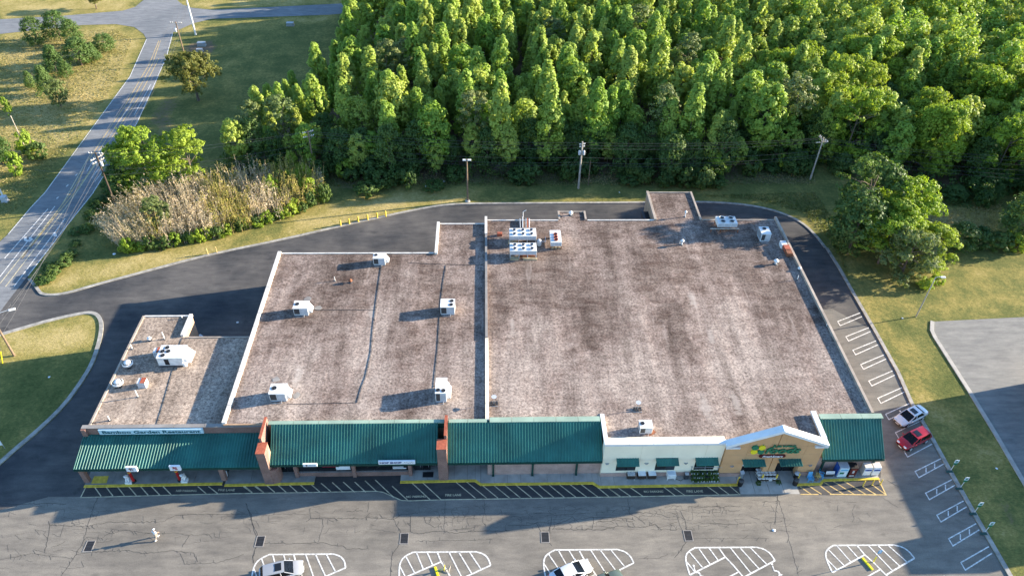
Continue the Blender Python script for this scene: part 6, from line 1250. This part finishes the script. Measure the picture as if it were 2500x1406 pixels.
machine('dark vending machine with red ring print beside the blue one', (2076, 1166), .95, .9, 1.9, 'black', 'maroon', 'vending_machine', ((0, .45, .6, .22, 'bag_white'), (0, 1.2, .25, .5, 'bag_white'), (0, 1.65, .5, .15, 'red_brown')))
for px, lb in (((2113, 1161), 'white ice machine with blue emblem, left of the pair'), ((2134, 1161), 'white ice machine with blue emblem, right of the pair')): machine(lb, px, .98, .85, 1.6, 'coping_white', 'sign_white', 'ice_machine', ((0, 1.15, .8, .28, 'deep_blue'), (0, 1.15, .25, .14, 'sign_white')))
q = P(2022, 1164, .15); t = thing('poster_bench', 'dark bench box with white lettered panel by the brick wall', 'box', (q.x, q.y, .15)); MB().box(q.x-.55, q.x+.55, q.y, q.y+.45, .15, .9).build('box', 'dark_metal', t); MB().rbox((q.x, q.y-.02, 1.1), (1.05, .04, .42), 0, 0, ('X', -.25)).build('panel', 'sign_white', t)
for i in range(6): MB().rbox((q.x-.38+i*.15, q.y-.048, 1.1), (.09, .02, .16), 0, 0, ('X', -.25)).build('print_mark', 'grey_metal', t)
# utility boxes on the far lawn, litter
for px, lb, s_ in (((493, 112), 'grey metal cabinet on the bare patch by the oak', 1.6), ((488, 126), 'lower pale cabinet below the grey one on the bare patch', 1.2), ((709, 63), 'grey cabinet alone on the far lawn near the wood', 1.5)):
    q = P(*px); t = thing('utility_cabinet', lb, 'cabinet', (q.x, q.y, 0), 'cabinets on the far lawn'); MB().box(q.x-s_*.6, q.x+s_*.6, q.y-s_*.35, q.y+s_*.35, .08, s_*.55).build('cabinet', 'grey_metal', t, .03); MB().box(q.x-s_*.66, q.x+s_*.66, q.y-s_*.4, q.y+s_*.4, 0, .079).build('pad', 'concrete', t)
for k, (px, s_) in enumerate((((279, 620), .35), ((580, 787), .3), ((489, 820), .45), ((120, 920), .25), ((1890, 1294), .3), ((2203, 777), .2), ((2433, 1143), .2), ((1512, 470), .2), ((1085, 443), .3), ((1040, 455), .3))):
    q = P(*px); lb = ['white scrap on the shaded grass left of the bamboo', 'pale litter on the dark drive between the buildings', 'white bag at the rear corner of the restaurant', 'pale litter on the left grass island', 'crumpled litter on the lot below the tan gable', 'white litter near the lamp post foot', 'white litter on the right grass strip', 'white litter behind the rear drive', 'white litter in the undergrowth', 'second scrap of litter in the undergrowth'][k]
    t = thing('litter', lb, 'litter', (q.x, q.y, .017)); r0 = random.Random(k); n_ = 7
    vs = [(q.x+s_*r0.uniform(.5, 1)*math.cos(i*.9), q.y+s_*r0.uniform(.5, 1)*math.sin(i*.9), .02) for i in range(n_)]+[(q.x+r0.uniform(-.1, .1), q.y, .02+s_*.5)]
    MB().add(vs, [(i, (i+1) % n_, n_) for i in range(n_)]).build('scrap', 'sign_white', t)
# ================================================================== VEHICLES AND PERSON
def loft(mb, rings, mi=0, cap=True):
    n = len(rings[0]); vs = [p for r in rings for p in r]
    mb.add(vs, [(k*n+i, k*n+(i+1) % n, (k+1)*n+(i+1) % n, (k+1)*n+i) for k in range(len(rings)-1) for i in range(n)], mi, True)
    if cap: mb.add(rings[0], [tuple(range(n-1, -1, -1))], mi); mb.add(rings[-1], [tuple(range(n))], mi)
def vehicle(name, label, cat, px_c, px_f, paint, L, W, style, sunroof=False, roofmat=None):
    """px_c, px_f: photo pixels of the ground point under the centre and a point straight ahead"""
    t = thing(name, label, cat, (0, 0, 0)); h = L/2; w_ = W/2
    if style == 'pickup': st = [(-h, .55, .92, .90), (-h+.1, .42, 1.0, .97), (-1.3, .40, 1.02, 1.0), (.9, .36, 1.04, 1.0), (h-1.0, .38, 1.05, .99), (h-.25, .42, .98, .95), (h, .5, .85, .84)]
    elif style == 'suv': st = [(-h, .5, .98, .88), (-h+.15, .38, 1.06, .97), (-1.3, .33, 1.06, 1.0), (.8, .32, 1.04, 1.0), (h-.9, .34, .98, .98), (h-.25, .38, .88, .90), (h, .48, .72, .72)]
    else: st = [(-h, .48, .90, .80), (-h+.2, .36, .98, .94), (-1.3, .30, .94, 1.0), (.8, .28, .92, 1.0), (h-1.0, .30, .86, .98), (h-.3, .34, .74, .90), (h, .44, .60, .68)]
    rings = []
    for x, zl, zt_, k in st:
        a = w_*k; rings.append([(x, -a*.92, zl), (x, -a, zl+.16), (x, -a, zt_-.20), (x, -a*.95, zt_-.07), (x, -a*.80, zt_), (x, 0, zt_+.03), (x, a*.80, zt_), (x, a*.95, zt_-.07), (x, a, zt_-.20), (x, a, zl+.16), (x, a*.92, zl)])
    mb = MB(); loft(mb, rings); body = mb.build('body', paint, t)
    H = {'sedan': 1.45, 'suv': 1.68, 'pickup': 1.78}[style]
    if style == 'sedan': cab = [(-h+.55, .95, .62), (-h+1.35, H-.03, .70), (-.2, H, .72), (.35, H-.04, .70), (1.35, .93, .68)]
    elif style == 'suv': cab = [(-h+.12, 1.05, .66), (-h+.55, H-.04, .74), (-.2, H, .76), (.4, H-.04, .74), (1.30, 1.03, .70)]
    else: cab = [(-.85, 1.03, .74), (-.72, H-.03, .74), (.2, H, .74), (.6, H-.05, .72), (1.35, 1.05, .72)]
    belt = .93 if style == 'sedan' else 1.03
    b0, r0, r1, r2, b1 = cab; wb = w_*.93; wr = w_*.78
    # roof panel with rolled edges
    mb = MB(); loft(mb, [[(x, -wr*k, z-.05), (x, -wr*k*.9, z), (x, 0, z+.025), (x, wr*k*.9, z), (x, wr*k, z-.05), (x, 0, z-.06)] for x, z, k in ((r0[0]-.03, r0[1], .97), (r1[0], r1[1], 1.02), (r2[0]+.03, r2[1], .98))]); mb.build('roof', roofmat or paint, t)
    # windscreen, rear window, side glass set just outside the cabin line
    def quad(nm, pts, mt='glass_dark'): return MB().add(pts, [(0, 1, 2, 3), (3, 2, 1, 0)]).build(nm, mt, t)
    quad('windscreen', [(b1[0], -wb*.86, belt-.02), (b1[0], wb*.86, belt-.02), (r2[0]+.02, wr*.92, r2[1]-.03), (r2[0]+.02, -wr*.92, r2[1]-.03)]); quad('rear_window', [(b0[0], wb*.84, belt), (b0[0], -wb*.84, belt), (r0[0]-.02, -wr*.9, r0[1]-.03), (r0[0]-.02, wr*.9, r0[1]-.03)])
    for s_ in (-1, 1):
        quad('side_window', [(b0[0]+.35, s_*wb, belt), (b1[0]-.28, s_*wb, belt), (r2[0]-.02, s_*wr*.99, r2[1]-.07), (r0[0]+.08, s_*wr*.99, r0[1]-.07)])
        for (xa, za, ya), (xb_, zb_, yb_) in (((b1[0], belt-.03, wb*.93), (r2[0], r2[1]-.05, wr*.96)), ((b0[0]+.05, belt, wb*.93), (r0[0], r0[1]-.05, wr*.96)), ((.05, belt, wb*1.0), (-.02, H-.06, wr*1.0))): MB().tube((xa, s_*ya, za), (xb_, s_*yb_, zb_), .055, .05, 6).build('pillar', paint, t)
        mr = MB().rbox((b1[0]-.35, s_*(w_+.09), belt+.06), (.12, .22, .15), 0).build('mirror', paint, t, .03)
        MB().rbox((h-.12, s_*w_*.55, .66 if style == 'sedan' else .78), (.26, .36, .13), -s_*.35).build('headlight', 'chrome', t, .03); MB().rbox((-h+.05, s_*w_*.68, .80), (.14, .34, .14), s_*.2).build('tail_light', 'red_paint', t, .02)
        for xw in (-h*.60, h*.60):
            wr_ = .33 if style == 'sedan' else .37; tw_ = MB().tube((xw, s_*(w_-.24), wr_), (xw, s_*(w_+.012), wr_), wr_, wr_, 20).build('wheel', 'tyre', t); MB().tube((xw, s_*(w_+.013), wr_), (xw, s_*(w_+.03), wr_), wr_*.62, wr_*.58, 14).build('rim', 'chrome', tw_)
            MB().tube((xw, s_*(w_-.3), wr_), (xw, s_*(w_-.02), wr_), wr_*1.16, wr_*1.16, 20).build('wheel_arch', 'black', t)
        for xd in (-.05, -1.0): MB().rbox((xd, s_*(w_+.005), belt-.17), (.18, .025, .035), 0).build('door_handle', paint, t)
    MB().rbox((h-.02, 0, .50), (.06, W*.55, .16), 0).build('grille', 'black', t); MB().rbox((h+.02, 0, .40), (.03, .5, .11), 0).build('number_plate', 'sign_white', t); MB().rbox((-h-.01, 0, .72), (.03, .5, .11), 0).build('number_plate', 'sign_white', t)
    MB().box(-h+.3, h-.3, -w_+.12, w_-.12, .17, .40).build('underbody', 'black', t)
    if sunroof: MB().box(-.55, .15, -wr*.62, wr*.62, H+.02, H+.034).build('sunroof', 'glass_dark', t)
    if style == 'pickup':
        MB().box(-h+.18, -1.0, -w_*.80, w_*.80, 1.06, 1.075).build('bed_floor', 'black', t)
        for s_ in (-1, 1): MB().box(-h+.1, -1.0, s_*w_*.86-.06, s_*w_*.86+.06, 1.02, 1.20).build('bed_rail', paint, t)
        MB().box(-h+.06, -h+.16, -w_*.8, w_*.8, 1.0, 1.2).build('tailgate', paint, t)
    c0, f0 = P(*px_c), P(*px_f); t.location = (c0.x, c0.y, .018); t.rotation_euler = (0, 0, math.atan2(f0.y-c0.y, f0.x-c0.x)); return t
c0 = P(2216, 1023); 
vehicle('parked_car', 'white sedan parked at the right kerb behind the red car', 'car', (2219, 1022), (2185, 1039), 'car_white', 4.85, 1.86, 'sedan', True)
vehicle('parked_car', 'red crossover parked at the right kerb beside the white sedan', 'car', (2226, 1079), (2192, 1096), 'car_red', 4.65, 1.88, 'suv', True)
vehicle('parked_car', 'silver crossover cut by the bottom edge at the leftmost hatched island', 'car', (690, 1402), (745, 1389.5), 'car_silver', 4.6, 1.86, 'suv', True)
vehicle('parked_car', 'white sedan parked nose in at the third hatched island', 'car', (1393, 1404), (1440, 1383), 'car_white', 4.8, 1.84, 'sedan')
vehicle('parked_pickup', 'dark green pickup cut by the bottom edge beside the white sedan', 'pickup', (1466, 1437), (1515, 1415), 'car_green', 5.4, 1.95, 'pickup')
# ---- person crossing the lot
q = P(384, 1314); pr = thing('person', 'person in white shirt, cap and pale trousers walking across the empty lot', 'person', (0, 0, 0))
def skin_obj(nm, J, E_, mat, parent, sub=1):
    me_ = bpy.data.meshes.new(nm); me_.from_pydata([j[0] for j in J], E_, []); o = bpy.data.objects.new(nm, me_); COL.objects.link(o); o.parent = parent; me_.materials.append(MATS[mat]); o.modifiers.new('skin', 'SKIN')
    for i, j in enumerate(J): me_.skin_vertices[0].data[i].radius = j[1] if isinstance(j[1], tuple) else (j[1], j[1])
    me_.skin_vertices[0].data[0].use_root = True; m_ = o.modifiers.new('sub', 'SUBSURF'); m_.levels = m_.render_levels = 2
    for p_ in me_.polygons: p_.use_smooth = True
    return o
# faces +X; left = +Y. mid-stride
BJ = [((0, 0, .95), (.13, .16)), ((0, 0, 1.15), (.11, .15)), ((.02, 0, 1.38), (.12, .17)), ((.03, 0, 1.50), .06), ((.05, 0, 1.58), .06),
      ((.02, .19, 1.42), .06), ((-.10, .24, 1.15), .045), ((-.02, .25, .93), .035), ((.02, .25, .85), .04), ((.02, -.19, 1.42), .06), ((.12, -.24, 1.16), .045), ((.28, -.22, 1.0), .035), ((.35, -.21, .95), .04),
      ((.02, .10, .90), .10), ((.18, .10, .50), .065), ((.22, .10, .10), .045), ((.36, .10, .045), .04), ((-.02, -.10, .90), .10), ((-.10, -.10, .50), .065), ((-.36, -.10, .14), .045), ((-.27, -.10, .04), .04)]
BE = [(0, 1), (1, 2), (2, 3), (3, 4), (2, 5), (5, 6), (6, 7), (7, 8), (2, 9), (9, 10), (10, 11), (11, 12), (0, 13), (13, 14), (14, 15), (15, 16), (0, 17), (17, 18), (18, 19), (19, 20)]
skin_obj('body', BJ, BE, 'skin', pr)
hd = MB(); hd.lathe((.06, 0, 1.55), [(.03, .0), (.065, .03), (.085, .10), (.09, .15), (.08, .21), (.05, .245), (.01, .255)], 14); hd.tube((.14, 0, 1.66), (.17, 0, 1.645), .018, .014, 6); head = hd.build('head', 'skin', pr)
for s_ in (-1, 1): MB().lathe((.13, s_*.032, 1.672), [(.004, -.012), (.012, 0), (.004, .012)], 6).build('eye', 'dark_metal', head); MB().lathe((.05, s_*.09, 1.65), [(.01, -.03), (.016, 0), (.008, .03)], 6).build('ear', 'skin', head)
MB().box(.137, .145, -.025, .025, 1.612, 1.62).build('mouth', 'maroon', head)
hr = MB(); hr.lathe((.035, 0, 1.60), [(.085, .0), (.098, .06), (.096, .13), (.07, .2)], 14); hr.build('hair', 'wood_dark', head)
cp = MB(); cp.lathe((.055, 0, 1.715), [(.102, .0), (.105, .03), (.09, .085), (.05, .115), (.01, .12)], 16); cp.rbox((.18, 0, 1.725), (.12, .15, .015), 0); cp.build('cap', 'cloth_white', pr)
SJ = [((0, 0, .93), (.155, .185)), ((0, 0, 1.15), (.135, .175)), ((.02, 0, 1.38), (.14, .19)), ((.03, 0, 1.47), .08), ((.02, .19, 1.42), .085), ((-.07, .235, 1.2), .07), ((.02, -.19, 1.42), .085), ((.095, -.235, 1.2), .07)]
skin_obj('shirt', SJ, [(0, 1), (1, 2), (2, 3), (2, 4), (4, 5), (2, 6), (6, 7)], 'cloth_white', pr)
TJ = [((0, 0, .95), (.15, .175)), ((.02, .10, .88), .115), ((.18, .10, .50), .085), ((.215, .10, .14), .07), ((-.02, -.10, .88), .115), ((-.10, -.10, .50), .085), ((-.335, -.10, .18), .07)]
skin_obj('trousers', TJ, [(0, 1), (1, 2), (2, 3), (0, 4), (4, 5), (5, 6)], 'cloth_khaki', pr)
for (x, y, z, tl) in ((.28, .10, .05, 0), (-.29, -.10, .075, .5)): MB().rbox((x, y, z), (.28, .10, .09), 0, 0, ('Y', tl)).build('shoe', 'cloth_white', pr, .02)
for hx, hy, hz_ in ((.02, .25, .83), (.36, -.21, .94)):
    mb = MB(); mb.rbox((hx+.01, hy, hz_), (.045, .09, .10), 0)
    for f_ in range(4): mb.tube((hx+.012, hy-.032+f_*.021, hz_-.045), (hx+.03, hy-.032+f_*.021, hz_-.12+abs(f_-1.5)*.008), .010, .008, 5)
    mb.tube((hx+.02, hy+(.045 if hy < 0 else -.045), hz_+.01), (hx+.06, hy+(.06 if hy < 0 else -.06), hz_-.05), .011, .009, 5); mb.build('hand', 'skin', pr)
pr.location = (q.x, q.y, .018); pr.rotation_euler = (0, 0, 1.1)
